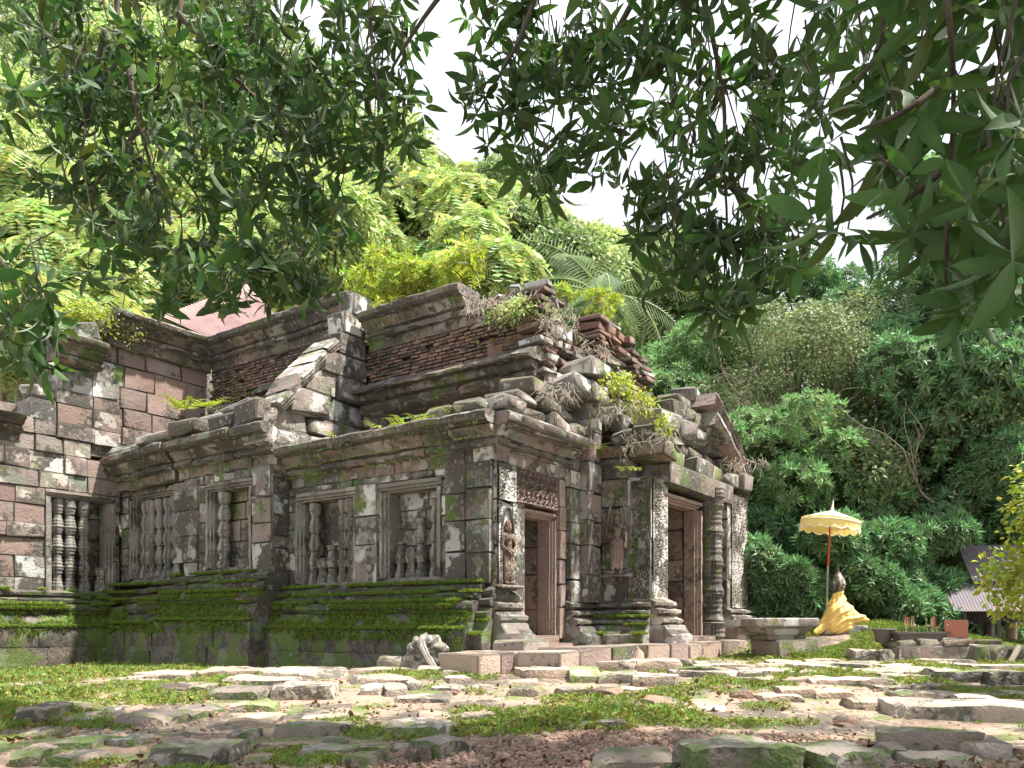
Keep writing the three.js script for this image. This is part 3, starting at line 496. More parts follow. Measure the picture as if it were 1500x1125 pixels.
const flare = (t0, t1, out, m = M.wall) => { const h = t1 - t0, L = [[out * 0.92, 0], [out * 0.94, 0.22], [out * 0.86, 0.25], [out * 0.72, 0.34], [out * 0.66, 0.43], [out * 0.58, 0.44]], U = [[out * 0.5, 0.44], [out * 0.62, 0.5], [out * 0.62, 0.56], [out * 0.42, 0.6], [out * 0.4, 0.64]], W = [[out * 0.3, 0.64], [out * 0.45, 0.7], [out * 0.46, 0.76], [out * 0.25, 0.8]], K = [[out * 0.22, 0.8], [out * 0.34, 0.86], [out * 0.34, 0.92], [out * 0.08, 1]]; return [L, U, W, K].map((p) => [p.map(([f, y]) => [f, t0 + y * h]), m, 3]); };

// --- front bay with the smaller doorway (temple z = 0, x from 0 to 2.95)
{
  const s = sec('front_wall', [0, 0, 0]);
  masonry(s, 0.0, 0.5, 1.2, 3.2, { seed: 111, out: 0.08, len: 0.6, course: 0.62, mat: M.grey, name: 'pilaster_block' });
  const rp = relief(0.46, 0.55, 3); put(s, 'carved_panel', rp, M.grey, 0.25, 2.6, 0.082, rng(1)); const rp2 = relief(0.1, 1.35, 5, { size: 0.1 }); put(s, 'carved_panel', rp2, M.grey, 0.06, 1.22, 0.082, rng(1)); const rp3 = relief(0.1, 1.35, 6, { size: 0.1 }); put(s, 'carved_panel', rp3, M.grey, 0.45, 1.22, 0.082, rng(1));
  niche(s, 0.255, 1.3, 1.02, 0, M.pink, 112, 0.08);
  run(s, 'base_stone', -0.12, 0.62, flare(0.3, 1.2, 0.42), { seed: 113 });
  const sl = sec('corner_base', [0, 0, 0], SIDE); run(sl, 'base_stone', -0.4, 0.1, flare(0.3, 1.28, 0.5, M.base), { seed: 114 }); moss(sl, [[-0.4, 0.1, 0.52, 0.42, 0.5, 1], [-0.4, 0.1, 0.73, 0.22, 0.3, 1]], 115);
  // carved panel over the door, wall beside it
  const L = relief(1.34, 0.56, 8, { size: 0.14, depth: 0.06, cell: 0.012 }); put(s, 'carved_panel', L, M.pink, 1.19, 2.64, -0.03, rng(2));
  masonry(s, 0.5, 1.9, 2.62, 3.2, { seed: 116, out: -0.04, mat: M.pink, len: 0.7, course: 0.3 });
  masonry(s, 1.92, 2.14, 0.42, 3.2, { seed: 117, out: 0.02, mat: M.rose, course: 0.5, len: 0.5, name: 'pilaster_block' });
  masonry(s, 2.14, 2.5, 1.05, 3.95, { seed: 118, out: 0.1, mats: [M.wall, M.dark], course: 0.52, len: 0.5, name: 'pilaster_block' }); masonry(s, 2.5, 2.98, 1.05, 4.6, { seed: 119, out: 0.26, mats: [M.wall, M.wall, M.pink], course: 0.5, len: 0.6, name: 'pilaster_block' });
  run(s, 'base_stone', 2.1, 3.05, flare(0.3, 1.08, 0.5, M.dark), { seed: 120 });
  const sp = sec('pilaster_side', [2.5, 0, 0], SIDE); masonry(sp, 0.0, 0.26, 1.05, 4.5, { seed: 121, mats: [M.wall], course: 0.5, thick: 0.2, name: 'pilaster_block' });
  run(s, 'cornice_stone', -0.1, 2.3, corniceProfile(3.18, M.wall), { seed: 122, rag: 0.03 });
  // beading along the cornice
  const r = rng(123); for (const [y, z] of [[3.46, 0.14], [3.68, 0.27]]) { const G = []; for (let x = 0; x < 2.2; x += 0.07) { const b = new THREE.SphereGeometry(0.03, 7, 5); b.translate(x, y, z); G.push(b); } const g = uvBox(mergeGeometries(G)); paint(g, 1); const m = part(s, 'bead_band', g, M.wall); m.userData.kind = 'stuff'; }
  const d = sec('doorway', [0, 0, 0], 0); frameSet(d, 0.54, 1.8, 0.48, 2.46, M.rose, 124, { nosill: true, prof: [[-0.12, 0], [-0.12, 0.03], [-0.08, 0.034], [-0.08, 0.06], [-0.04, 0.064], [-0.04, 0.11]] });
  put(d, 'threshold', block(1.3, 0.2, 0.7, r), M.pink, 1.15, 0.28, -0.6, r); put(d, 'step', block(1.2, 0.16, 0.5, r), M.pink, 1.15, 0.2, -0.1, r);
  const pw = sec('passage_wall', [1.82, 0, 0], SIDE); masonry(pw, -2.6, -0.36, 0.4, 2.6, { seed: 125, mat: M.rose, course: 0.55, len: 0.8, thick: 0.3 });
  const pb = sec('passage_wall', [0, 0, -2.5]); masonry(pb, 0.4, 1.9, 0.4, 2.6, { seed: 126, mat: M.rose, course: 0.5, len: 0.7, thick: 0.3 });
  box(s, 'core', 0.44, 0.54, 0.2, 3.85, -2.7, -0.36, M.pink); box(s, 'core', 2.13, 2.95, 0.2, 3.9, -2.8, -0.35, M.wall); box(s, 'core', 0.5, 2.1, 2.66, 3.88, -2.8, -0.36, M.wall); box(s, 'floor_slab', 0.1, 2.4, -0.3, 0.36, -2.8, -0.05, M.pink); box(s, 'core', 0.4, 2.6, -0.3, 3.86, -4.7, -2.82, M.wall);
}
// --- porch with the tall doorway (side wall at temple x = 3.05, front at z = 1.2)
{
  const s = sec('porch_side', [3.05, 0, 0], SIDE);
  masonry(s, 0.2, 1.2, 1.08, 3.3, { seed: 131, mats: [M.dark, M.wall, M.dark], course: 0.55, len: 0.6, thick: 0.3 });
  run(s, 'base_stone', 0.1, 1.26, flare(0.3, 1.1, 0.5, M.dark), { seed: 132 }); moss(s, [[0.1, 1.3, 0.5, 0.42, 0.5, 1], [0.1, 1.3, 0.66, 0.26, 0.34, 0.9], [0.1, 1.3, 0.8, 0.2, 0.26, 0.7]], 133);
  put(s, 'carved_panel', relief(0.36, 2.1, 11), M.dark, 1.0, 1.12, 0.004, rng(3)); niche(s, 0.55, 1.58, 1.18, 1, M.wall, 134);
  run(s, 'cornice_stone', 0.05, 0.75, corniceProfile(3.3).slice(0, 3), { seed: 135, rag: 0.05 });
  const f = sec('porch_front', [0, 0, 1.2]);
  masonry(f, 3.05, 3.72, 1.1, 3.3, { seed: 136, mat: M.grey, course: 0.55, len: 0.8, name: 'pilaster_block', out: 0.0, thick: 0.5 }); put(f, 'carved_panel', relief(0.6, 2.15, 12, { size: 0.15 }), M.grey, 3.4, 1.12, 0.004, rng(4));
  run(f, 'base_stone', 2.95, 3.85, flare(0.3, 1.12, 0.5, M.wall), { seed: 137 });
  masonry(f, 6.55, 7.75, 1.0, 3.45, { seed: 138, mat: M.grey, course: 0.6, len: 1.3, name: 'pilaster_block', out: 0.1, thick: 0.6 }); put(f, 'carved_panel', relief(0.95, 2.4, 13, { size: 0.16 }), M.grey, 7.2, 1.02, 0.104, rng(5));
  run(f, 'base_stone', 6.5, 7.9, flare(0.3, 1.02, 0.6, M.wall), { seed: 139 });
  const ps = sec('pilaster_side', [6.52, 0, 1.2], SIDE); masonry(ps, -0.3, 0.1, 0.4, 3.4, { seed: 140, mats: [M.wall], course: 0.6, thick: 0.2, name: 'pilaster_block' });
  const d = sec('doorway', [0, 0, 1.2]); frameSet(d, 3.74, 5.34, 0.42, 2.94, M.rose, 141, { nosill: true, prof: [[-0.14, 0], [-0.14, 0.04], [-0.09, 0.045], [-0.09, 0.08], [-0.03, 0.085], [-0.03, 0.15]] });
  const r = rng(142); put(d, 'threshold', block(1.7, 0.18, 0.8, r), M.pink, 4.5, 0.26, -0.5, r);
  const cp = []; for (let i = 0; i <= 120; i++) { const y = i / 120 * 3.0, u = y / 3, k = u * 5 % 1, band = Math.abs(k - 0.5) < 0.16; cp.push(new THREE.Vector2(0.215 + (band ? 0.035 + 0.018 * Math.sin(k * 60) : 0.012 * (i % 4 < 2 ? 1 : 0)) + (u < 0.1 || u > 0.94 ? 0.05 : 0), y)); } cp.push(new THREE.Vector2(0.01, 3.0)); const col = new THREE.LatheGeometry(cp, 16); put(d, 'colonnette', col, M.cornice, 5.92, 0.42, -0.02, r, [0, 0, 0]);
  masonry(f, 5.5, 6.55, 0.4, 3.3, { seed: 144, mats: [M.dark, M.wall], out: -0.3, course: 0.6, name: 'wall_block' });
  put(f, 'door_head', block(3.2, 0.4, 0.7, r, { edge: 0.04, jit: 0.02 }), M.cornice, 5.15, 3.2, -0.55, r);
  const pw = sec('passage_wall', [5.36, 0, 1.2], SIDE); masonry(pw, -2.4, -0.38, 0.36, 3.1, { seed: 145, mats: [M.rose, M.rose, M.pink], course: 0.55, len: 0.8, thick: 0.3 });
  const pb = sec('passage_wall', [0, 0, -1.1]); masonry(pb, 3.4, 5.6, 0.3, 3.2, { seed: 146, mat: M.rose, course: 0.5, len: 0.8, thick: 0.3 });
  box(f, 'core', 3.36, 3.74, 0.2, 3.3, -2.3, -0.36, M.pink); box(f, 'core', 5.68, 7.7, 0.2, 3.5, -2.4, -0.75, M.wall); box(f, 'core', 3.3, 7.7, 3.2, 3.9, -2.4, -0.5, M.wall); box(f, 'floor_slab', 3.3, 5.6, -0.3, 0.34, -2.5, -0.05, M.pink); box(f, 'core', 2.9, 7.6, -0.3, 4.4, -5.6, -2.62, M.wall);
}
// --- ruined heads of bay, porch and nave: heaped blocks in courses that step with the breakage
function heap(s, x0, x1, y0, top, o) {
  const r = rng(o.seed);
  for (let y = y0; y < 9;) { const h = (o.h ?? 0.3) * (0.75 + 0.5 * r()); let any = false;
    for (let x = x0 + r() * 0.2; x < x1;) { const w = (o.w ?? 0.55) * (0.6 + 0.8 * r()), mx = x + w / 2; x += w; if (y + h * 0.45 > top(mx) + (r() - 0.5) * 0.18) continue; any = true; if (r() < (o.lose ?? 0.05)) continue;
      const in_ = (o.back ?? 0.25) * (y - y0) + (r() - 0.5) * 2 * (o.rag ?? 0.1), g = block(w - 0.02, h - 0.015, o.d ?? 0.6, r, { edge: o.edge ?? 0.04, jit: o.jit ?? 0.03, chip: o.chip ?? 0.5 });
      put(s, o.name ?? 'rubble_stone', g, o.mats[Math.floor(r() * o.mats.length)], mx, y, -(o.d ?? 0.6) - in_, r, [(r() - 0.5) * 0.1, (r() - 0.5) * (o.turn ?? 0.25), (r() - 0.5) * (o.tilt ?? 0.1)], 0.25); }
    y += h; if (!any) break; }
}
const steps = (...p) => (x) => { for (let i = 1; i < p.length; i++) if (x < p[i][0]) return lerp(p[i - 1][1], p[i][1], clamp((x - p[i - 1][0]) / (p[i][0] - p[i - 1][0]))); return p[p.length - 1][1]; };
{
  const s = sec('ruined_head', [0, 0, 0.15]);
  heap(s, -0.1, 2.9, 3.92, steps([-0.2, 4.0], [0.3, 4.15], [0.8, 4.5], [1.4, 4.75], [1.8, 5.1], [2.9, 5.2]), { seed: 151, mats: [M.grey, M.grey, M.wall, M.cornice], back: 0.3, d: 0.7 });
  const s2 = sec('ruined_head', [-0.1, 0, 0], SIDE); heap(s2, -1.6, 0.1, 3.92, steps([-1.6, 3.95], [-1.2, 4.2], [0.1, 4.3]), { seed: 152, mats: [M.grey, M.mossy, M.wall], back: 0.5 });
  put(s, 'capital', block(0.62, 0.42, 0.7, rng(153), { edge: 0.05, jit: 0.03, chip: 0.4 }), M.grey, 2.74, 4.6, -0.45, rng(153)); put(s, 'capital', block(0.75, 0.36, 0.8, rng(154), { edge: 0.05, jit: 0.03, chip: 0.4 }), M.grey, 2.7, 5.02, -0.5, rng(154)); put(s, 'capital', block(0.6, 0.4, 0.7, rng(155), { edge: 0.06, jit: 0.05, chip: 0.4 }), M.grey, 2.3, 4.62, -0.5, rng(155));
  const p = sec('ruined_pediment', [0, 0, 1.25]);
  heap(p, 3.0, 7.9, 3.6, steps([3, 3.95], [3.5, 4.2], [4.4, 4.95], [5.2, 5.45], [6.1, 5.55], [6.9, 5.2], [7.6, 4.75], [8.2, 4.2]), { seed: 156, mats: [M.grey, M.wall, M.mossy, M.cornice, M.mossy], back: 0.3, h: 0.32, w: 0.62, rag: 0.14 });
  const q = sec('ruined_pediment', [0, 0, 0.3]); heap(q, 2.9, 7.2, 4.3, steps([2.9, 5.4], [4, 5.7], [5, 5.75], [6, 5.6], [7.2, 5.0]), { seed: 157, mats: [M.grey, M.mossy, M.wall, M.brick], back: 0.3, h: 0.24, w: 0.45, rag: 0.12 });
  const ps = sec('ruined_pediment', [3.05, 0, 0], SIDE); heap(ps, 0.1, 1.25, 3.62, steps([0.1, 4.7], [0.6, 4.4], [1.3, 3.95]), { seed: 158, mats: [M.grey, M.mossy, M.cornice], back: 0.4 });
  // reeded pediment slabs leaning on the far shoulder
  const r = rng(159); for (const [x, y, w, h, rz] of [[6.4, 4.85, 1.0, 0.34, -0.42], [7.0, 4.5, 1.0, 0.34, -0.5], [7.6, 4.1, 1.0, 0.34, -0.6], [6.3, 5.25, 0.9, 0.3, -0.5], [7.1, 4.85, 0.9, 0.28, -0.55], [7.75, 4.4, 0.7, 0.28, -0.7]]) { const G = mould(w, [[0.1, 0], [0.14, 0.03], [0.1, 0.06], [0.14, 0.1], [0.1, 0.13], [0.14, 0.17], [0.1, 0.2], [0.14, 0.24], [0.12, h]], r, { back: -0.5 }); put(p, 'pediment_slab', G, r() < 0.5 ? M.pink : M.grey, x, y - 0.3, -0.1, r, [0, 0, rz]); }
  put(p, 'pediment_slab', rock(0.5, 0.5, 0.5, r), M.grey, 8.0, 3.75, -0.3, r);
  const b = sec('brick_gable', [0, 0, -0.2]); heap(b, 1.7, 3.4, 4.8, steps([1.7, 6.5], [2.0, 6.7], [2.5, 6.4], [2.9, 6.0], [3.4, 5.6]), { seed: 160, mats: [M.brick, M.brick, M.grey], h: 0.13, w: 0.34, back: 0.06, rag: 0.08, edge: 0.02, jit: 0.015, chip: 0.1, name: 'brick', d: 0.5 });
  const c = sec('brick_gable', [0, 0, 0.1]); heap(c, 3.1, 5.3, 5.0, steps([3.1, 5.9], [3.45, 6.4], [4.3, 6.5], [4.9, 6.3], [5.3, 5.8]), { seed: 161, mats: [M.brick, M.grey, M.brick], h: 0.14, w: 0.36, back: 0.05, rag: 0.12, edge: 0.02, jit: 0.018, chip: 0.1, name: 'brick', d: 0.5, tilt: 0.05 });
  box(c, 'core', 3.5, 4.9, 4.4, 5.9, -1.4, -0.5, M.brick); box(b, 'core', 2, 3.2, 4.3, 5.9, -1.4, -0.45, M.brick); box(s, 'core', 1.6, 7, 3.7, 4.6, -2.6, -0.6, M.wall);
}
// --- low terrace of blocks before the doors
{
  const s = sec('terrace', [0, 0, 1.75], 0), r = rng(171); let x = -0.9;
  while (x < 7.6) { const w = 0.45 + 0.6 * r(), h = 0.62 + 0.04 * r(); put(s, 'kerb_block', block(w - 0.012, h, 0.7, r, { edge: 0.03, jit: 0.012, chip: 0.3 }), [M.cornice, M.slab, M.pink, M.slab, M.cornice][Math.floor(r() * 5)], x + w / 2, -0.31, -0.7 + (r() - 0.5) * 0.05, r); x += w; }
  for (let q = -1.62; q < 0.5;) { const w = 0.5 + 0.4 * r(); put(s, 'kerb_block', block(w - 0.012, 0.6, 0.7, r, { edge: 0.03, jit: 0.012, chip: 0.3 }), [M.cornice, M.slab, M.pink][Math.floor(r() * 3)], q + w / 2, -0.31, -1.5 + (r() - 0.5) * 0.04, r); q += w; }
  for (let k = 1; k < 9; k++) { const w = 0.9 + 0.2 * r(); put(s, 'paving_block', block(w, 0.5, 1.1, r, { edge: 0.03, jit: 0.01 }), M.slab, -1.3 + k * 1.03, -0.21, -1.8, r); }
  for (const [px, w, z, h] of [[0.1, 0.8, 0.9, 0.42]]) put(s, 'corner_block', block(w, h, 0.6, r, { edge: 0.04, jit: 0.02 }), M.mossy, px, 0.02, -z - 0.7, r);
}

// ------------------------------------------------------------------ paving and loose stones on the ground
const at = (px, py, d) => V((px - 750) / 1200 * d, EYE + (912 - py) / 1200 * d, -d);   // where a point seen in the photograph stands, its distance given
const pavement = new THREE.Group(); pavement.name = 'pavement'; pavement.userData.kind = 'structure'; scene.add(pavement);
{
  const STONES = [[-3.94,-9.86,0.41,0.6,0.11,0,-8],[-3.61,-9.73,0.21,0.5,0.09,0,-5],[-3.01,-9.27,0.63,0.7,0.13,0,-4],[-2.33,-9.3,0.72,0.8,0.19,0,2],[-4.85,-10.83,0.65,0.7,0.06,0,-10],[-2.59,-8.27,0.45,0.35,0.09,0,0],[-4.42,-7.73,0.38,0.7,0.16,1,6],[-4.51,-8.35,0.27,0.3,0.08,1,-4],[-3.99,-8.22,0.31,0.4,0.06,1,3],[-3.31,-7.55,0.49,0.5,0.11,1,-6],[-4.04,-7.68,0.34,0.4,0.06,1,8],[-3.35,-6.49,0.38,0.5,0.08,1,-5],[-3.12,-6.12,0.17,0.25,0.04,1,4],[-3.02,-6.52,0.27,0.4,0.1,1,-12],[-2.28,-5.96,0.55,0.7,0.14,1,-6],[-2.18,-5.97,0.26,0.3,0.07,2,14],[-2.13,-6.36,0.28,0.4,0.06,1,5],[-2.25,-6.89,0.24,0.35,0.08,2,-16],[-1.7,-7.14,0.55,0.6,0.09,1,-4],[-1.42,-6.53,0.21,0.3,0.07,1,0],[-1.97,-7.96,0.32,0.4,0.05,0,-5],[-1.76,-7.78,0.38,0.4,0.06,0,4],[-1.84,-5.82,0.2,0.25,0.06,1,3],[-3.13,-5.86,0.27,0.4,0.07,1,-4],[-3.45,-5.95,0.22,0.5,0.09,1,9],[-2.38,-7.69,0.48,0.7,0.06,0,-3],[-3.12,-8.03,0.44,0.7,0.06,1,-5],[-1.59,-9.43,0.27,0.5,0.13,0,-6],[-1.32,-9.33,0.26,0.5,0.15,0,6],[-1.15,-9.73,0.19,0.5,0.13,0,0],[-0.68,-10.27,0.3,0.5,0.12,0,8],[-0.76,-9.62,0.36,0.4,0.07,0,-9],[-0.37,-9.71,0.27,0.35,0.06,0,12],[0.18,-9.12,0.36,0.4,0.14,0,-12],[0.68,-9.22,0.38,0.4,0.11,0,7],[1.04,-9.02,0.35,0.4,0.12,3,-25],[1.34,-9.32,0.32,0.4,0.12,0,18],[1.57,-8.54,0.36,0.4,0.09,3,10],[-0.96,-8.85,0.66,0.5,0.07,0,-6],[-0.7,-7.78,0.37,0.4,0.06,0,4],[-0.34,-7.78,0.39,0.4,0.07,0,-5],[0.43,-8.26,0.38,0.4,0.05,0,8],[0.73,-7.29,0.54,0.3,0.08,2,3],[-0.76,-7.09,0.54,0.5,0.1,1,-8],[-0.66,-5.92,0.15,0.2,0.12,3,35],[-0.54,-6.08,0.27,0.4,0.14,1,-24],[-1.06,-6.23,0.26,0.3,0.08,1,12],[-1.04,-5.76,0.25,0.4,0.1,1,-6],[-0.83,-6.34,0.17,0.25,0.06,2,5],[0.87,-5.8,0.64,0.6,0.09,1,4],[-0.14,-11.74,0.48,0.6,0.14,0,-4],[0.41,-11.05,0.65,0.9,0.19,0,3],[0.92,-10.75,0.43,0.9,0.2,0,2],[1.36,-10.51,0.5,0.7,0.17,0,-3],[1.77,-10.06,0.55,0.6,0.2,0,-8],[2.67,-11.47,0.67,0.5,0.11,0,-22],[3.01,-10.46,0.63,0.6,0.07,0,-10],[3.29,-11.14,0.46,0.4,0.13,0,-14],[3.6,-10.32,0.68,0.6,0.08,0,-12],[4.11,-10.01,0.98,0.5,0.13,0,-11],[4.32,-11.69,0.73,0.5,0.14,0,-4],[4.86,-11.19,0.52,0.5,0.11,0,-6],[5.12,-10.69,0.67,0.5,0.09,0,-8],[5.74,-10.6,0.72,0.6,0.15,1,-3],[6.14,-10.26,0.5,0.6,0.17,1,-4],[2.75,-9.52,0.44,0.4,0.05,0,5],[2.52,-8.97,0.27,0.3,0.1,3,-14],[2.87,-8.84,0.48,0.4,0.09,0,3],[3.2,-9.22,0.39,0.4,0.12,0,-10],[3.58,-9.17,0.46,0.5,0.09,0,-6],[3.62,-8.42,0.38,0.4,0.12,0,6],[3.99,-8.57,0.19,0.3,0.11,0,-4],[4.26,-7.82,1.25,0.6,0.21,0,-18],[4.93,-8.76,0.44,0.4,0.09,0,-14],[5.01,-8.3,0.37,0.4,0.13,0,-20],[2.42,-8.66,0.4,0.4,0.04,0,0],[3.1,-7.58,0.21,0.2,0.06,3,8],[2.94,-7.35,0.12,0.15,0.06,3,20],[1.52,-5.54,0.8,0.55,0.22,1,-6],[2.22,-5.56,0.49,0.6,0.18,1,14],[3.19,-6.31,0.71,0.5,0.2,1,-18],[2.96,-5.76,0.5,0.4,0.09,1,6],[3.49,-6.12,0.35,0.4,0.14,2,-14],[2.75,-5.97,0.19,0.3,0.11,1,12],[3.12,-6.37,0.33,0.3,0.07,1,-4],[0.15,-10.23,0.38,0.3,0.06,0,9],[1.87,-8.35,0.57,0.5,0.05,0,-4],[-0.24,-8.8,0.37,0.4,0.05,0,5],[-1.38,-6.29,0.41,0.3,0.06,1,10],[-3.91,-6.86,0.28,0.4,0.07,1,-8],[-5.91,-9.92,0.32,0.4,0.1,0,4],[6.24,-14.3,0.73,0.4,0.28,0,0],[6.35,-14.01,0.33,0.15,0.24,2,30]], r = rng(201);
  const words = [['paving', 0], ['mossy_block', 'moss covered sandstone block sunk in the shaded grass', 'fallen blocks grown over with moss'], ['boulder', 'grey weathered boulder lying among the mossy blocks', 'grey boulders'], ['red_stone', 'reddish broken stone lying on the trodden soil', 'reddish broken stones']];
  STONES.forEach(([x, z, w, d, h, k, rot], i) => {
    const H = h * (k ? 0.9 : 0.75) + 0.12, g = rock(w, H, d, r, { round: k === 2 || k === 3 ? 0.05 : k ? 0.035 : 0.03, amp: k ? 0.035 : 0.026 }); tone(g, r, 0.24);
    const mat = k === 0 ? (r() < 0.18 ? M.mossy : M.slab) : k === 1 ? M.mossy : k === 2 ? M.cornice : M.brick;
    const m = shadows(new THREE.Mesh(g, mat)); m.position.set(x, rise(x, z + d / 2) - 0.12, z); m.rotation.set((r() - 0.5) * 0.06, rot * PI / 180, (r() - 0.5) * 0.08);
    if (k === 3) paint(g, 1.15, 1.25, 1.2);
    if (k === 0) { m.name = 'paving_slab'; pavement.add(m); } else { m.name = numbered(words[k][0]); const lb = k === 1 ? (w > 0.62 ? 'long ' : w > 0.36 ? 'medium ' : 'small ') + (h > 0.13 ? 'thick ' : h > 0.075 ? 'squat ' : 'flat ') + words[1][1] + (Math.abs(x - 1.1) < 2.4 && z > -7.4 ? ' beside the gravel' : '') : words[k][1]; m.userData = { label: lb, category: 'stone', group: words[k][2] }; scene.add(m); }
  });
  // laid slabs behind the front rows
  const fill = (x0, x1, z0, z1, top, seed, lose = 0.12) => { const q = rng(seed); for (let z = z0; z > z1;) { const d = 0.5 + 0.4 * q(); for (let x = x0(z) + q() * 0.3; x < x1(z);) { const w = 0.55 + 0.7 * q(), mx = x + w / 2, mz = z - d / 2; x += w; if (q() < lose) continue; const g = rock(w - 0.03, 0.3, d - 0.03, q, { round: 0.035, amp: 0.02 }); tone(g, q, 0.14); const m = part(pavement, 'paving_slab', g, q() < 0.1 ? M.mossy : M.slab); m.position.set(mx, Math.max(rise(mx, mz) + top - 0.3, -0.6) + (q() - 0.5) * 0.03, mz); m.rotation.set((q() - 0.5) * 0.04, (q() - 0.5) * 0.12, (q() - 0.5) * 0.04); } z -= d; } };
  fill((z) => -4.9 + (z + 10) * 0.5, () => -0.4, -9.95, -12.0, 0.07, 211, 0.25);
  fill(() => -0.4, (z) => 2.2 - (z + 11) * 0.3, -11.7, -12.4, 0.15, 212, 0.1);
  fill((z) => 1.9 - (z + 10.6) * 0.35, () => 7.2, -11.0, -14.2, 0.06, 213, 0.35);
  fill((z) => 4.0, () => 7.5, -8.9, -11.0, 0.03, 214, 0.55);
}
// grass, weeds, pebbles and dead leaves
{
  const r = rng(221), B = [], W = [], G = rng(222);
  for (let i = 0; i < 7; i++) B.push([leaf(0.05 + 0.05 * G(), 0.009, { seg: 2, curl: 0.7 }), euler((G() - 0.5) * 0.05, 0, (G() - 0.5) * 0.05, (G() - 0.5) * 1.3, G() * 6, (G() - 0.5) * 1.3, 1), [0.8 + 0.5 * G(), 0.85 + 0.4 * G(), 0.8]]);
  for (let i = 0; i < 8; i++) W.push([leaf(0.03 + 0.025 * G(), 0.02, { seg: 2, curl: 0.4 }), euler((G() - 0.5) * 0.06, 0.01 + 0.02 * G(), (G() - 0.5) * 0.06, 0.7 + 0.6 * G(), G() * 6, 0, 1), [0.85 + 0.4 * G(), 0.9 + 0.3 * G(), 0.8]]);
  const gb = spray(B), gw = spray(W), LB = [], LW = [], P = [], D = [];
  for (let i = 0; i < 150000; i++) {
    const t = r(), md = i > 120000, z = md ? -14.4 - 5 * r() : -4.6 - 17 * t * t * 0.9 - 1.5 * t, x = md ? 5 + 5 * r() : (r() * 2 - 1) * (2.2 + 0.72 * -z); const n = n3(x * 0.8 + 3, 2, z * 0.8) * 0.55 + n3(x * 2.4, 7, z * 2.4) * 0.45, k = gravelly(x, z);
    const lush = 0.5 - 0.10 * smooth(-2, -6, x) - 0.3 * smooth(13.5, 15, -z) * smooth(3, 5, x) + 0.5 * k + 0.10 * smooth(-0.5, 1.5, x) * smooth(8, 6.5, -z) + 0.06 * smooth(8, 6.5, -z) + 0.03;
    const u = (x + 0.294) * 0.5744 + (z + 12.6) * -0.8186, v = (x + 0.294) * 0.8186 + (z + 12.6) * 0.5744; if ((u > -0.55 && v < 1.7 && u < 8) || (v < -9.6 && u > -4)) continue;
    if (n < lush) continue; const y = land(x, z), c = rgb(0.7 + 0.7 * r(), 0.75 + 0.5 * r(), 0.7), s = (0.5 + 0.8 * r()) * (0.6 + 1.2 * (n - lush) / 0.4);
    (r() < 0.5 ? LB : LW).push([euler(x, y - 0.004, z, 0.2 * (r() - 0.5), r() * 6, 0, s), c]);
  }
  const GRASS = leafMat([0.17, 0.23, 0.04], 0.35, { clearcoat: 0.1 });
  const go = instances(scene, 'grass', gb, GRASS, LB), wo = instances(scene, 'weeds', gw, GRASS, LW);
  go.userData.label = 'short green grass growing between the paving stones'; wo.userData.label = 'low broad leaved weeds among the paving stones'; go.userData.category = 'grass'; wo.userData.category = 'weeds';
  const peb = (() => { const g = mergeByPlace(new THREE.IcosahedronGeometry(1, 1)), p = g.attributes.position; for (let i = 0; i < p.count; i++) { const k = 0.75 + 0.5 * hh(i, 3, 9); p.setXYZ(i, p.getX(i) * k, p.getY(i) * 0.6 * k, p.getZ(i) * k * 0.9); } g.computeVertexNormals(); return uvBox(g); })();
  for (let i = 0; i < 15000; i++) { const near = i < 11000, x = near ? 1.1 + (r() + r() - 1) * 4.2 : (r() * 2 - 1) * 7, z = near ? -6.1 + (r() + r() - 1) * 1.5 : -5 - r() * 10; if (near && gravelly(x, z) < 0.3 * r()) continue; const s = 0.008 + 0.02 * r() * r() + (r() < 0.015 ? 0.025 : 0), q = 0.6 + 0.8 * r(); P.push([euler(x, land(x, z) + s * 0.2, z, r() * 6, r() * 6, r(), s), rgb(0.26 * q, 0.165 * q * (0.9 + 0.25 * r()), 0.13 * q)]); }
  const go2 = instances(scene, 'gravel', peb, plain([1, 1, 1], 0.9), P); go2.userData.label = 'reddish brown gravel on the trodden path'; go2.userData.category = 'gravel';
  const dead = leaf(0.13, 0.045, { curl: 0.6, fold: 0.5 }); paint(dead, 1);
  for (let i = 0; i < 2600; i++) { const x = (r() * 2 - 1) * 5, z = -5 - r() * r() * 7; if (n3(x * 1.3, 5, z * 1.3) < 0.42) continue; const q = 0.5 + r(); D.push([euler(x, land(x, z) + 0.012 + 0.01 * r(), z, PI / 2 + (r() - 0.5) * 0.7, r() * 6, (r() - 0.5) * 0.6, 0.4 + 0.7 * r()), rgb(0.2 * q, 0.13 * q, 0.075 * q)]); }
  const lit = instances(scene, 'leaf_litter', dead, plain([1, 1, 1], 0.85, { side: THREE.DoubleSide, vertexColors: true }), D); lit.userData.label = 'dry brown fallen leaves scattered on the ground'; lit.userData.category = 'dead leaves';
}
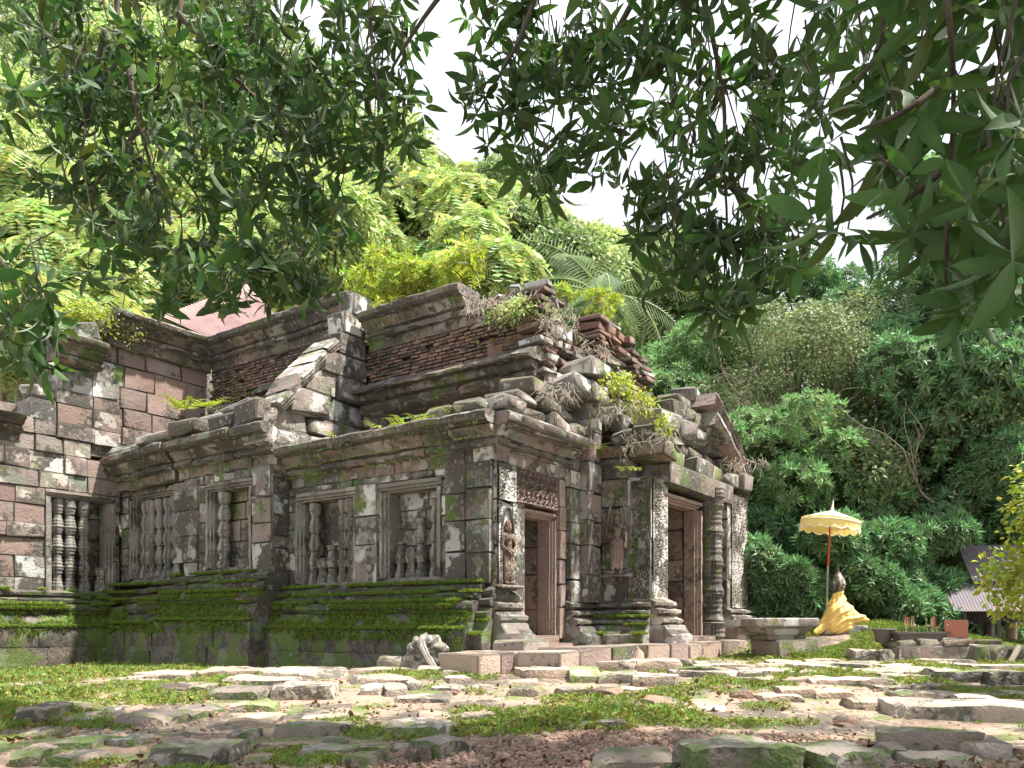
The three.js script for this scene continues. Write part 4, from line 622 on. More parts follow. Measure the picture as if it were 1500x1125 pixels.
// ------------------------------------------------------------------ carved fragment leaning on the base
{
  const p = at(624, 972, 12.1), o = thing('carved_fragment', 'pale carved stone fragment with a curling ridge, resting against the mossy temple base', 'stone', [p.x, land(p.x, p.z), p.z], 0.15), r = rng(231);
  const body = sdfMesh((x, y, z) => { let d = ball(x, y, z, [0, 0.24, 0], 0.3, [1, 0.95, 0.65]); d = Math.max(d, -y - 0.06); d += 0.07 * (n3(x * 6, y * 6, z * 6) - 0.5) + 0.025 * (n3(x * 20, y * 20, z * 20) - 0.5) + 0.012 * Math.sin(Math.atan2(y - 0.3, x + 0.02) * 9 + 14 * Math.hypot(x, y - 0.3)); return d; }, [-0.42, -0.1, -0.3], [0.42, 0.62, 0.32], 0.02);
  part(o, 'stone_body', paint(uvBox(body, 3, 2), 1.05), M.grey);
  const curl = tube([[-0.04, 0.5, 0.12], [-0.08, 0.42, 0.19], [-0.03, 0.28, 0.23], [0.05, 0.14, 0.22], [0.13, 0.03, 0.18], [0.2, -0.03, 0.12]], 0.06, 0.05, 8, 4); part(o, 'carved_ridge', paint(uvBox(curl), 1.25), M.grey);
  const w = shadows(new THREE.Mesh(tone(rock(0.62, 0.24, 0.3, r), r), M.mossy)); w.name = 'low_block'; w.userData = { label: 'low mossy block under the pale carved fragment by the temple base', category: 'stone' }; w.position.set(p.x - 0.42, land(p.x - 0.4, p.z) - 0.03, p.z - 0.1); scene.add(w);
}
// ------------------------------------------------------------------ stone pedestal with the shallow lotus basin
{
  const p = at(1144, 958, 15.2), r = rng(241), y = land(p.x, p.z);
  const b = shadows(new THREE.Mesh(tone(uvBox(block(1.0, 0.34, 0.8, r, { edge: 0.03 })), r), M.mossy)); b.name = 'pedestal_block'; b.userData = { label: 'square stone block carrying the shallow stone basin', category: 'stone block' }; b.position.set(p.x, y - 0.03, p.z - 0.5); b.rotation.y = 0.35; scene.add(b);
  const t = thing('stone_basin', 'wide shallow stone basin with flared rim, set on a square block', 'basin', [p.x - 0.06, y + 0.31, p.z - 0.12], 0.35);
  const sq = (n) => { const L = []; for (const [w, yy] of n) L.push([w, yy]); const P = [], I = [], m = 4; L.forEach(([w, yy]) => { for (const [a, c] of [[-1, -1], [1, -1], [1, 1], [-1, 1]]) P.push(a * w, yy, c * w * 0.75); }); for (let i = 0; i < L.length - 1; i++) for (let k = 0; k < 4; k++) { const a = i * 4 + k, b2 = i * 4 + (k + 1) % 4; I.push(a, a + 4, b2, b2, a + 4, b2 + 4); } I.push(0, 1, 2, 0, 2, 3); const e = (L.length - 1) * 4; I.push(e, e + 2, e + 1, e, e + 3, e + 2); const g = new THREE.BufferGeometry(); g.setAttribute('position', new THREE.Float32BufferAttribute(P, 3)); g.setIndex(I); g.computeVertexNormals(); return uvBox(toCreasedNormals(g, 0.4)); };
  part(t, 'foot', paint(sq([[0.42, 0], [0.43, 0.08], [0.4, 0.09]]), 1), M.cornice); part(t, 'bowl', paint(sq([[0.41, 0.09], [0.52, 0.2], [0.58, 0.24]]), 1), M.grey); part(t, 'rim', paint(sq([[0.6, 0.245], [0.61, 0.27], [0.61, 0.38], [0.59, 0.4], [0.5, 0.39], [0.46, 0.34]]), 1.1), M.grey);
}
// ------------------------------------------------------------------ seated statue in its yellow robe, parasol
{
  const p = at(1228, 927, 16.9), y = rise(p.x, p.z) - 0.02, t = thing('seated_statue', 'weathered seated Buddha statue wrapped in a bright yellow robe on the grassy mound', 'statue', [p.x, y, p.z], -0.15);
  const fold = (x, y2, z) => { const a0 = Math.atan2(x + 0.05, 1.1 - y2), w0 = n3(x * 3, y2 * 3, z * 3); const sw = y2 * 0.75 - x * 0.5 + 0.55 * x * x; return 0.012 * Math.sin(sw * 46 + w0 * 7) * smooth(0.1, 0.3, y2) + 0.007 * Math.sin(sw * 97 + w0 * 12 + 2) + 0.006 * Math.sin(a0 * 30 + w0 * 6); };
  const fold0 = (x, y2, z) => { const a = Math.atan2(y2 - 0.95, x + 0.15), w = n3(x * 4, y2 * 4, z * 4) * 3; return 0.016 * Math.sin(a * 16 + w * 2) + 0.012 * Math.sin((y2 * 30 + x * 14) + w * 3) * smooth(0.85, 0.6, y2); };
  const robe = sdfMesh((x, yy, z) => { let d = capsule(x, yy, z, [0.0, 0.22, -0.02], [0.01, 0.76, -0.03], 0.3, 0.115); d = smin(d, capsule(x, yy, z, [-0.02, 0.26, 0.02], [-0.46, -0.02, 0.14], 0.22, 0.07), 0.16); d = smin(d, capsule(x, yy, z, [0.0, 0.42, 0.06], [0.53, 0.24, 0.12], 0.2, 0.05), 0.18); d = smin(d, capsule(x, yy, z, [-0.1, 0.1, 0.15], [0.16, 0.08, 0.16], 0.16, 0.1), 0.1); return Math.max(d + fold(x, yy, z), -yy - 0.04); }, [-0.64, -0.08, -0.4], [0.66, 0.95, 0.42], 0.012);
  part(t, 'robe', robe, new THREE.MeshPhysicalMaterial({ color: rgb(0.86, 0.55, 0.15), roughness: 0.62, sheen: 0.3, sheenColor: rgb(1, 0.8, 0.4), sheenRoughness: 0.4 }));
  const head = sdfMesh((x, yy, z) => { let d = ball(x, yy, z, [0, 1.03, 0], 0.15, [0.8, 1.05, 0.9]); d = smin(d, capsule(x, yy, z, [0, 0.84, -0.02], [0, 0.95, -0.01], 0.085, 0.08), 0.03); d = smin(d, ball(x, yy, z, [0, 1.17, -0.03], 0.085), 0.04); d = smin(d, capsule(x, yy, z, [0, 1.22, -0.03], [0, 1.46, -0.03], 0.05, 0.006), 0.05); const X = Math.abs(x); d = smin(d, capsule(X, yy, z, [0.125, 1.04, -0.01], [0.125, 0.9, 0.0], 0.026, 0.02), 0.012); d = smin(d, capsule(x, yy, z, [0, 1.05, 0.13], [0, 1.0, 0.155], 0.012, 0.024), 0.012); d = Math.max(d, -ball(X, yy, z, [0.05, 1.045, 0.14], 0.022, [1.4, 0.7, 1])); d = smin(d, capsule(x, yy, z, [-0.035, 0.952, 0.125], [0.035, 0.952, 0.125], 0.012, 0.012), 0.008); return d + 0.008 * (n3(x * 60, yy * 60, z * 60) - 0.5) * smooth(1.06, 1.12, yy + (z < 0.02 ? 0.1 : 0)); }, [-0.2, 0.78, -0.2], [0.2, 1.5, 0.22], 0.011);
  const h = part(t, 'head', paint(uvBox(head, 1, 4), 0.95, 0.9, 0.85), M.wall); h.rotation.y = 0.55; h.position.set(0.01, -0.03, 0);
  const r = rng(251); const bs = part(t, 'stone_seat', tone(rock(0.9, 0.22, 0.6, r), r), M.grey); bs.position.set(0.12, -0.08, -0.05);
  // parasol
  const q = at(1210, 905, 17.25), gy = land(q.x, q.z), u = thing('parasol', 'pale yellow ceremonial parasol with scalloped valance on a red pole', 'parasol', [q.x, gy, q.z]), H = 2.3, tilt = 0.06;
  const lean = section(u, 'canopy'); lean.position.set(0.1, H, 0); lean.rotation.z = -0.13; const rr = 0.59, nS = 14, CAN = new THREE.MeshPhysicalMaterial({ color: rgb(0.85, 0.8, 0.56), transmission: 0.35, thickness: 0, roughness: 0.95, side: THREE.DoubleSide });
  const cone = new THREE.ConeGeometry(rr, 0.2, 28, 3, true); { const p2 = cone.attributes.position; for (let i = 0; i < p2.count; i++) { const a = Math.atan2(p2.getZ(i), p2.getX(i)), R0 = Math.hypot(p2.getX(i), p2.getZ(i)) / rr; p2.setY(i, p2.getY(i) + 0.1 - 0.03 * R0 * (0.5 - 0.5 * Math.cos(a * nS)) ); } cone.computeVertexNormals(); } part(lean, 'cover', cone, CAN);
  const vg = new THREE.CylinderGeometry(rr, rr + 0.015, 0.24, 112, 4, true); { const p2 = vg.attributes.position; for (let i = 0; i < p2.count; i++) { const a = Math.atan2(p2.getZ(i), p2.getX(i)), f = 0.5 - p2.getY(i) / 0.24, s = Math.abs(Math.sin(a * nS / 2)); p2.setXYZ(i, p2.getX(i) * (1 + 0.012 * f * Math.sin(a * 28)), -f * (0.19 + 0.06 * s) - 0.0, p2.getZ(i) * (1 + 0.012 * f * Math.sin(a * 28))); } vg.computeVertexNormals(); } part(lean, 'valance', vg, new THREE.MeshPhysicalMaterial({ color: rgb(0.85, 0.66, 0.26), transmission: 0.45, thickness: 0, roughness: 0.95, side: THREE.DoubleSide }));
  const braid = (R0, f, wv) => { const pts = []; for (let i = 0; i <= 112; i++) { const a = i / 112 * 2 * PI, s = Math.abs(Math.sin(a * nS / 2)); pts.push(V(Math.cos(a) * R0, -f * (0.19 + wv * 0.06 * s) , Math.sin(a) * R0)); } return new THREE.TubeGeometry(new THREE.CatmullRomCurve3(pts, true), 160, 0.009, 5, true); };
  const WHITE = plain([0.8, 0.78, 0.7], 0.7); part(lean, 'braid', braid(rr + 0.012, 0.3, 0), WHITE); part(lean, 'braid', braid(rr + 0.018, 1, 1), WHITE);
  for (let k = 0; k < 10; k++) { const a = k / 10 * 2 * PI; part(lean, 'rib', tube([[0, 0.17, 0], [Math.cos(a) * rr * 0.98, -0.015, Math.sin(a) * rr * 0.98]], 0.008, 0.006, 5, 2), plain([0.35, 0.2, 0.08], 0.7)); }
  part(lean, 'finial', new THREE.LatheGeometry([[0.045, 0.17], [0.05, 0.2], [0.03, 0.22], [0.036, 0.25], [0.02, 0.28], [0.022, 0.31], [0.006, 0.42], [0.001, 0.44]].map((v) => new THREE.Vector2(...v)), 12), plain([0.7, 0.66, 0.55], 0.5));
  part(u, 'pole', tube([[0, -0.1, 0], [0.02, 0.7, 0], [0.04, 1.35, 0]], 0.019, 0.019, 7, 3), plain([0.33, 0.32, 0.3], 0.5), 'grey lower length of the pole'); part(u, 'pole', tube([[0.04, 1.33, 0], [0.07, 1.85, 0], [0.1, 2.46, 0]], 0.022, 0.018, 7, 3), plain([0.45, 0.035, 0.02], 0.45), 'red upper length of the pole');
}
// ------------------------------------------------------------------ stone wall with offerings
{
  const r = rng(261), w = thing('stone_wall', 'low wall of squared grey blocks below the offerings and the red box', 'wall');
  for (const [x0, x1, y0, y1, d, m] of [[1315, 1424, 974, 947, 14.2, M.cornice], [1315, 1345, 947, 937, 14.25, M.mossy], [1346, 1381, 947, 936, 14.25, M.mossy], [1382, 1424, 947, 933, 14.2, M.wall], [1426, 1452, 973, 944, 14.1, M.mossy], [1454, 1480, 974, 946, 14.1, M.mossy], [1481, 1512, 974, 948, 14.0, M.base], [1430, 1470, 946, 938, 14.5, M.mossy]]) { const a = at(x0, y0, d), b = at(x1, y1, d), g = block(b.x - a.x, b.y - a.y + 0.04, 0.7, r, { edge: 0.03, jit: 0.02, chip: 0.4 }); tone(uvBox(g, a.x, a.y), r, 0.2); const k = part(w, 'wall_stone', g, m); k.position.set((a.x + b.x) / 2, a.y - 0.04, a.z - 0.7); }
  const put1 = (name, label, cat, px, py, d) => { const p = at(px, py, d); return thing(name, label, cat, [p.x, p.y, p.z]); };
  const CLAY = plain([0.14, 0.12, 0.105], 0.9, { bumpMap: BUMP, bumpScale: 0.01 });
  const pot = put1('plant_pot', 'dark grey tapered clay pot standing beside the long planter', 'pot', 1294, 941, 14.7); part(pot, 'body', new THREE.LatheGeometry([[0.001, 0], [0.12, 0], [0.17, 0.22], [0.165, 0.23]].map((v) => new THREE.Vector2(...v)), 20), CLAY); part(pot, 'rim', new THREE.LatheGeometry([[0.165, 0.21], [0.195, 0.215], [0.195, 0.25], [0.16, 0.25], [0.15, 0.2]].map((v) => new THREE.Vector2(...v)), 20), CLAY);
  const pl = put1('planter', 'long dark planter full of incense sticks, flowers and small leaves', 'planter', 1348, 937, 14.5); const gl = new THREE.BoxGeometry(0.9, 0.11, 0.3); { const p = gl.attributes.position; for (let i = 0; i < p.count; i++) if (p.getY(i) < 0) p.setX(i, p.getX(i) * 0.93); } gl.translate(0, 0.055, 0); part(pl, 'trough', gl, CLAY); const rg = new THREE.BoxGeometry(0.98, 0.035, 0.36); rg.translate(0, 0.125, 0); part(pl, 'rim', rg, CLAY);
  const lf = leaf(0.09, 0.03); paint(lf, 1); const LL = []; for (let i = 0; i < 160; i++) LL.push([euler((r() - 0.5) * 0.85, 0.14, (r() - 0.5) * 0.24, (r() - 0.5) * 1.6, r() * 6, (r() - 0.5) * 1.6, 0.7 + r()), rgb(0.7 + 0.5 * r(), 0.8 + 0.4 * r(), 0.7)]); instances(pl, 'leaves', lf, leafMat([0.1, 0.18, 0.04]), LL);
  for (let i = 0; i < 22; i++) { const x = (i < 12 ? -0.22 : 0.2) + (r() - 0.5) * 0.22, z = (r() - 0.5) * 0.2, h = 0.2 + 0.12 * r(); part(pl, 'incense_stick', tube([[x, 0.12, z], [x + (r() - 0.5) * 0.06, 0.12 + h, z]], 0.0045, 0.004, 5, 1), i % 3 ? plain([0.5, 0.38, 0.22]) : plain([0.45, 0.06, 0.05])); }
  for (let i = 0; i < 16; i++) { const f = mergeGeometries([0, 1, 2, 3, 4].map((k) => leaf(0.032, 0.03, { seg: 2, curl: 0.2 }).applyMatrix4(euler(0, 0, 0, 1.0, k * 1.257, 0, 1)))); paint(f, 1); const m = part(pl, 'flower', f, i % 3 === 0 ? leafMat([0.55, 0.04, 0.05], 0.2) : i % 3 === 1 ? leafMat([0.8, 0.78, 0.75], 0.2) : leafMat([0.75, 0.35, 0.45], 0.2)); m.position.set((r() - 0.5) * 0.8, 0.2 + 0.06 * r(), 0.05 + 0.1 * r()); m.rotation.set(0.6, r() * 6, 0); }
  const bx = put1('offering_box', 'terracotta red box with a white paper label', 'box', 1400, 935.5, 14.45); bx.rotation.y = -0.45; const bg = new THREE.BoxGeometry(0.36, 0.33, 0.36); bg.translate(0, 0.165, 0); part(bx, 'body', bg, plain([0.36, 0.13, 0.085], 0.6)); const lb = new THREE.BoxGeometry(0.004, 0.1, 0.27); lb.translate(0.183, 0.26, 0); const lab = part(bx, 'label', lb, plain([0.8, 0.82, 0.85], 0.6));
  for (let k = 0; k < 3; k++) { const l = new THREE.BoxGeometry(0.003, 0.012, 0.2); l.translate(0.187, 0.285 - k * 0.025, 0); part(bx, 'print_line', l, plain([0.25, 0.28, 0.4], 0.7)); }
  const lp = at(1484, 960, 13.9), lg = thing('log', 'short grey log leaning on the mossy end of the stone wall', 'log', [lp.x, lp.y, lp.z]); part(lg, 'wood', tube([[-0.14, -0.16, 0.1], [0, 0.02, 0.05], [0.1, 0.16, 0]], 0.05, 0.045, 9, 3), PALEBARK);
}
// ------------------------------------------------------------------ small shrine with metal roofs, metal roof behind the temple
function corrugated(w, d, pitch, t = 0.02, amp = 0.012) { const n = Math.round(w / pitch * 4), P = [], I = [], U = []; for (let i = 0; i <= n; i++) for (let k = 0; k < 2; k++) for (let s = 0; s < 2; s++) { const x = (i / n - 0.5) * w; P.push(x, amp * Math.sin(i / 4 * 2 * PI) - s * t * 0.3, k * d); U.push(x / 3, k * d / 3); } for (let i = 0; i < n; i++) { const a = i * 4; for (const s of [0, 1]) I.push(a + s, a + s + 2, a + s + 4, a + s + 4, a + s + 2, a + s + 6); I.push(a + 2, a + 3, a + 6, a + 6, a + 3, a + 7, a, a + 4, a + 1, a + 1, a + 4, a + 5); } const g = new THREE.BufferGeometry(); g.setAttribute('position', new THREE.Float32BufferAttribute(P, 3)); g.setAttribute('uv', new THREE.Float32BufferAttribute(U, 2)); g.setIndex(I); g.computeVertexNormals(); return g; }
const METAL = (c, k) => new THREE.MeshStandardMaterial({ map: texture((i, o) => { const n = 0.6 * F2[i] + 0.4 * F4[i], q = 0.75 + 0.5 * F1[i], s = smooth(0.52, 0.66, n) * k; for (let m = 0; m < 3; m++) o[m] = lerp(c[m] * q, [0.24, 0.12, 0.08][m], s); }, true), roughness: 0.75, metalness: 0.05, side: THREE.DoubleSide });
{
  const p = at(1440, 940, 18.8), y = land(p.x + 1, p.z), t = thing('shrine', 'small open shrine with two tiers of grey corrugated metal roof under the trees', 'shrine', [p.x, y, p.z], -0.1), GM = METAL([0.12, 0.105, 0.12], 0.3), WOOD = plain([0.06, 0.05, 0.045], 0.85);
  for (const [x, z] of [[-0.6, 0.2], [0.3, 0.25], [1.2, 0.2], [2.2, 0.2], [-0.6, -1.6], [2.2, -1.6]]) { const g = new THREE.CylinderGeometry(0.06, 0.07, 1.2, 8); g.translate(0, 0.4, 0); const m = part(t, 'post', g, WOOD); m.position.set(x, 0, z); }
  const a = part(t, 'lower_roof', corrugated(3.6, 1.15, 0.09), GM); a.position.set(0.85, 1.75, -0.45); a.rotation.x = 0.78; const b = part(t, 'upper_roof', corrugated(2.9, 1.5, 0.09), GM); b.position.set(1.3, 2.95, -1.3); b.rotation.x = 0.85;
  const bk = part(t, 'lower_roof', corrugated(3.6, 1.5, 0.09), GM); bk.position.set(0.85, 1.75, -1.4); bk.rotation.x = 2.3; const bt = new THREE.BoxGeometry(2.8, 0.5, 0.06); const m = part(t, 'panel', bt, WOOD); m.position.set(1.2, 1.75, -0.6); const bb = new THREE.BoxGeometry(3.4, 0.1, 0.1); const bm = part(t, 'beam', bb, WOOD); bm.position.set(0.85, 0.97, 0.22);
  t.scale.setScalar(0.8);
  const s = thing('sheet_metal_roof', 'faded pink corrugated metal roof rising behind the temple wing', 'roof', [0, 0, 0]); const R2 = METAL([0.56, 0.38, 0.36], 0.3), tm = (x, yy, z) => V(x, yy, z).applyAxisAngle(UPV, 0.95893).add(V(-0.294, 0, -12.6));
  const P = [], U = [], I = [], n = 120, A = [2.9, 7.9, -10.8], B = [2.9, 7.9, -8.4], D = [5, 10.6, -17], C = [5, 10.6, -12.6]; for (let i = 0; i <= n; i++) for (const k of [0, 1]) { const f = i / n, e = k ? [lerp(D[0], C[0], f), lerp(D[1], C[1], f), lerp(D[2], C[2], f)] : [lerp(A[0], B[0], f), lerp(A[1], B[1], f), lerp(A[2], B[2], f)]; const v = tm(e[0], e[1] + 0.025 * Math.sin(i * PI / 2), e[2]); P.push(v.x, v.y, v.z); U.push(f * 2, k); } for (let i = 0; i < n; i++) I.push(i * 2, i * 2 + 2, i * 2 + 1, i * 2 + 1, i * 2 + 2, i * 2 + 3);
  const g = new THREE.BufferGeometry(); g.setAttribute('position', new THREE.Float32BufferAttribute(P, 3)); g.setAttribute('uv', new THREE.Float32BufferAttribute(U, 2)); g.setIndex(I); g.computeVertexNormals(); part(s, 'sheet', g, R2);
  for (const z of [-10.6, -8.6]) for (const x of [3.0]) { const yt = 7.9, a2 = tm(x, 4, z), b2 = tm(x, yt, z); part(s, 'post', tube([a2, b2], 0.06, 0.06, 7, 1), WOOD); }
  part(s, 'purlin', tube([tm(2.95, 7.8, -10.8), tm(2.95, 7.8, -8.4)], 0.05, 0.05, 6, 1), WOOD);
}

// ------------------------------------------------------------------ leaves in sprays
const K = {};
{
  const r = rng(301), dir = () => V(r() - 0.5, r() - 0.5, r() - 0.5).normalize();
  const lot = (n, f) => { const L = []; for (let i = 0; i < n; i++) L.push(f(i)); return spray(L); };
  const shade = () => [0.75 + 0.5 * r(), 0.8 + 0.4 * r(), 0.7 + 0.4 * r()];
  const bl = leaf(0.16, 0.085, { seg: 2 }), nl = leaf(0.3, 0.065, { seg: 3, curl: 0.6 }), ll = leaf(0.085, 0.03, { seg: 2, curl: 0.1 });
  K.broad = lot(22, () => { const d = dir(), p = d.clone().multiplyScalar(0.1 + 0.28 * r()); d.y = d.y * 0.5 - 0.15; return [bl, place(p, d.lengthSq() ? d : UPV, r() * 6, 0.7 + 0.6 * r()), shade()]; });
  K.rosette = lot(26, (i) => { const a = i * 2.4, c = i < 13 ? V(0, 0.1, 0) : V(0.16, -0.05, 0.12), d = V(Math.cos(a), 0.75 - 0.075 * (i % 13), Math.sin(a)); return [nl, place(c, d, r() < 0.5 ? a : r() * 6, 0.75 + 0.4 * r()), shade()]; });
  K.feather = (() => { const L = []; for (let k = 0; k < 6; k++) { const a = k * 1.05 + r(), el = 0.12 * (r() - 0.5), f = V(Math.cos(a), el, Math.sin(a)), s = V(-Math.sin(a), 0, Math.cos(a)); for (let q = 1; q < 9; q++) for (const e of [-1, 1]) { const p = f.clone().multiplyScalar(q * 0.06); p.y -= 0.0035 * q * q; L.push([ll, place(p, s.clone().multiplyScalar(e).addScaledVector(f, 0.35).add(V(0, -0.1, 0)), r(), 1.3 + 0.6 * Math.sin(q / 11 * PI)), shade()]); } } return spray(L); })();
  const ml = leaf(0.215, 0.064, { seg: 4, curl: 0.4, fold: 0.3, peak: 0.45 }); K.mangoLeaf = ml; paint(ml, 0.95); { const c = ml.attributes.color; for (let i = 1; i < c.count; i += 3) c.setXYZ(i, 1.25, 1.2, 1.1); }
  K.whorl = lot(9, (i) => { const a = i * 2.4, d = V(Math.cos(a), 0.35 - 0.16 * i + 0.2 * r(), Math.sin(a)); return [ml, place(V(0, -0.012 * i, 0), d, a + r(), 0.75 + 0.45 * r()), [0.75 + 0.5 * r(), 0.85 + 0.3 * r(), 0.75 + 0.4 * r()]]; });
  const ml2 = [leaf(0.2, 0.05, { seg: 4, curl: 1.1, fold: 0.5, peak: 0.4 }), leaf(0.17, 0.06, { seg: 4, curl: 0.1, fold: 0.15, peak: 0.5 }), leaf(0.24, 0.055, { seg: 5, curl: 0.75, fold: 0.4, peak: 0.45 })];
  K.whorl2 = lot(8, (i) => { const a = i * 2.1 + r(), d = V(Math.cos(a), 0.5 - 0.22 * i + 0.3 * r(), Math.sin(a)); return [ml2[i % 3], place(V(0, -0.02 * i, 0), d, a + r() * 2, 0.7 + 0.5 * r()), [0.7 + 0.7 * r(), 0.8 + 0.4 * r(), 0.7 + 0.4 * r()]]; });
}
const LEAF = {
  hill: leafMat([0.21, 0.31, 0.11], 0.42), bright: leafMat([0.37, 0.48, 0.16], 0.45), yellow: leafMat([0.34, 0.42, 0.03], 0.5), deep: leafMat([0.13, 0.25, 0.1], 0.35, { clearcoat: 0.4, clearcoatRoughness: 0.35 }),
  mango: leafMat([0.045, 0.118, 0.015], 0.44, { clearcoat: 0.12, clearcoatRoughness: 0.3 }), mid: leafMat([0.19, 0.32, 0.12], 0.42), olive: leafMat([0.18, 0.24, 0.1], 0.4),
};
function crownOf(parent, geo, mat, blobs, count, seed, o = {}) {        // blobs: [centre, radii]
  const r = rng(seed), L = [], tot = blobs.reduce((s, b) => s + b[1].x * b[1].z + b[1].y * b[1].x, 0);
  for (const [c, R] of blobs) { const n = Math.round(count * (0.55 + 0.9 * r()) * (R.x * R.z + R.y * R.x) / tot); for (let i = 0; i < n; i++) {
    const d = V(r() * 2 - 1, r() * 2 - 1, r() * 2 - 1); if (d.lengthSq() > 1 || d.lengthSq() < 0.01) { i--; continue; } const k = Math.pow(d.length(), o.shell ?? 0.45); d.normalize(); if (d.y < -0.35 && r() < 0.6) { i--; continue; }
    const p = V(c.x + d.x * R.x * k, c.y + d.y * R.y * k, c.z + d.z * R.z * k), up = d.clone().add(V(0, o.up ?? 0.5, 0)).add(V(r() - 0.5, r() - 0.5, r() - 0.5)), s = (o.size ?? 1) * (0.75 + 0.55 * r()), q = 0.7 + 0.6 * r();
    L.push([place(p, up, r() * 6.28, s), rgb(q * (0.92 + 0.2 * r()), q, q * 0.95)]);
  } }
  return instances(parent, 'crown', geo, mat, L);
}
function tree(name, label, category, base, o) {                          // base: foot; o.h: height of the crown's middle, o.R: crown radii
  const t = thing(name, label, category, [base.x, base.y, base.z], o.turn ?? 0, o.group), r = rng(o.seed), h = o.h, R = o.R, lx = o.lean ?? 0, bark = o.bark ?? BARK, tr = o.trunk ?? 0.16;
  const w = () => (r() - 0.5) * 0.5, top = V(lx, h, 0);
  part(t, 'trunk', tube([[0, -0.5, 0], [lx * 0.2 + w(), h * 0.35, w()], [lx * 0.6 + w(), h * 0.7, w()], [lx, h + R[1] * 0.5, 0]], tr, tr * 0.25, 7, 4), bark);
  const blobs = []; const nb = o.blobs ?? 9;
  for (let i = 0; i < nb; i++) { const a = i * 2.4 + r(), q = i === 0 ? 0 : 0.35 + 0.5 * r(), y = (r() * 1.5 - 0.75) * R[1] * 0.85, c = V(top.x + Math.cos(a) * R[0] * q, h + y, Math.sin(a) * R[2] * q), s = (0.3 + 0.28 * r()) * (nb > 12 ? 0.85 : 1); blobs.push([c, V(R[0] * s, R[1] * s * 0.75, R[2] * s)]);
    if (i) part(t, 'limb', tube([[lx * 0.55, h * 0.62 + r() * h * 0.2, 0], [(lx * 0.55 + c.x) / 2 + w(), (h * 0.7 + c.y) / 2 + 0.1 * R[1], c.z / 2 + w()], [c.x, c.y, c.z]], tr * 0.45, tr * 0.1, 6, 4), bark); }
  crownOf(t, o.geo, o.mat, blobs, o.n, o.seed + 1, o);
  return t;
}
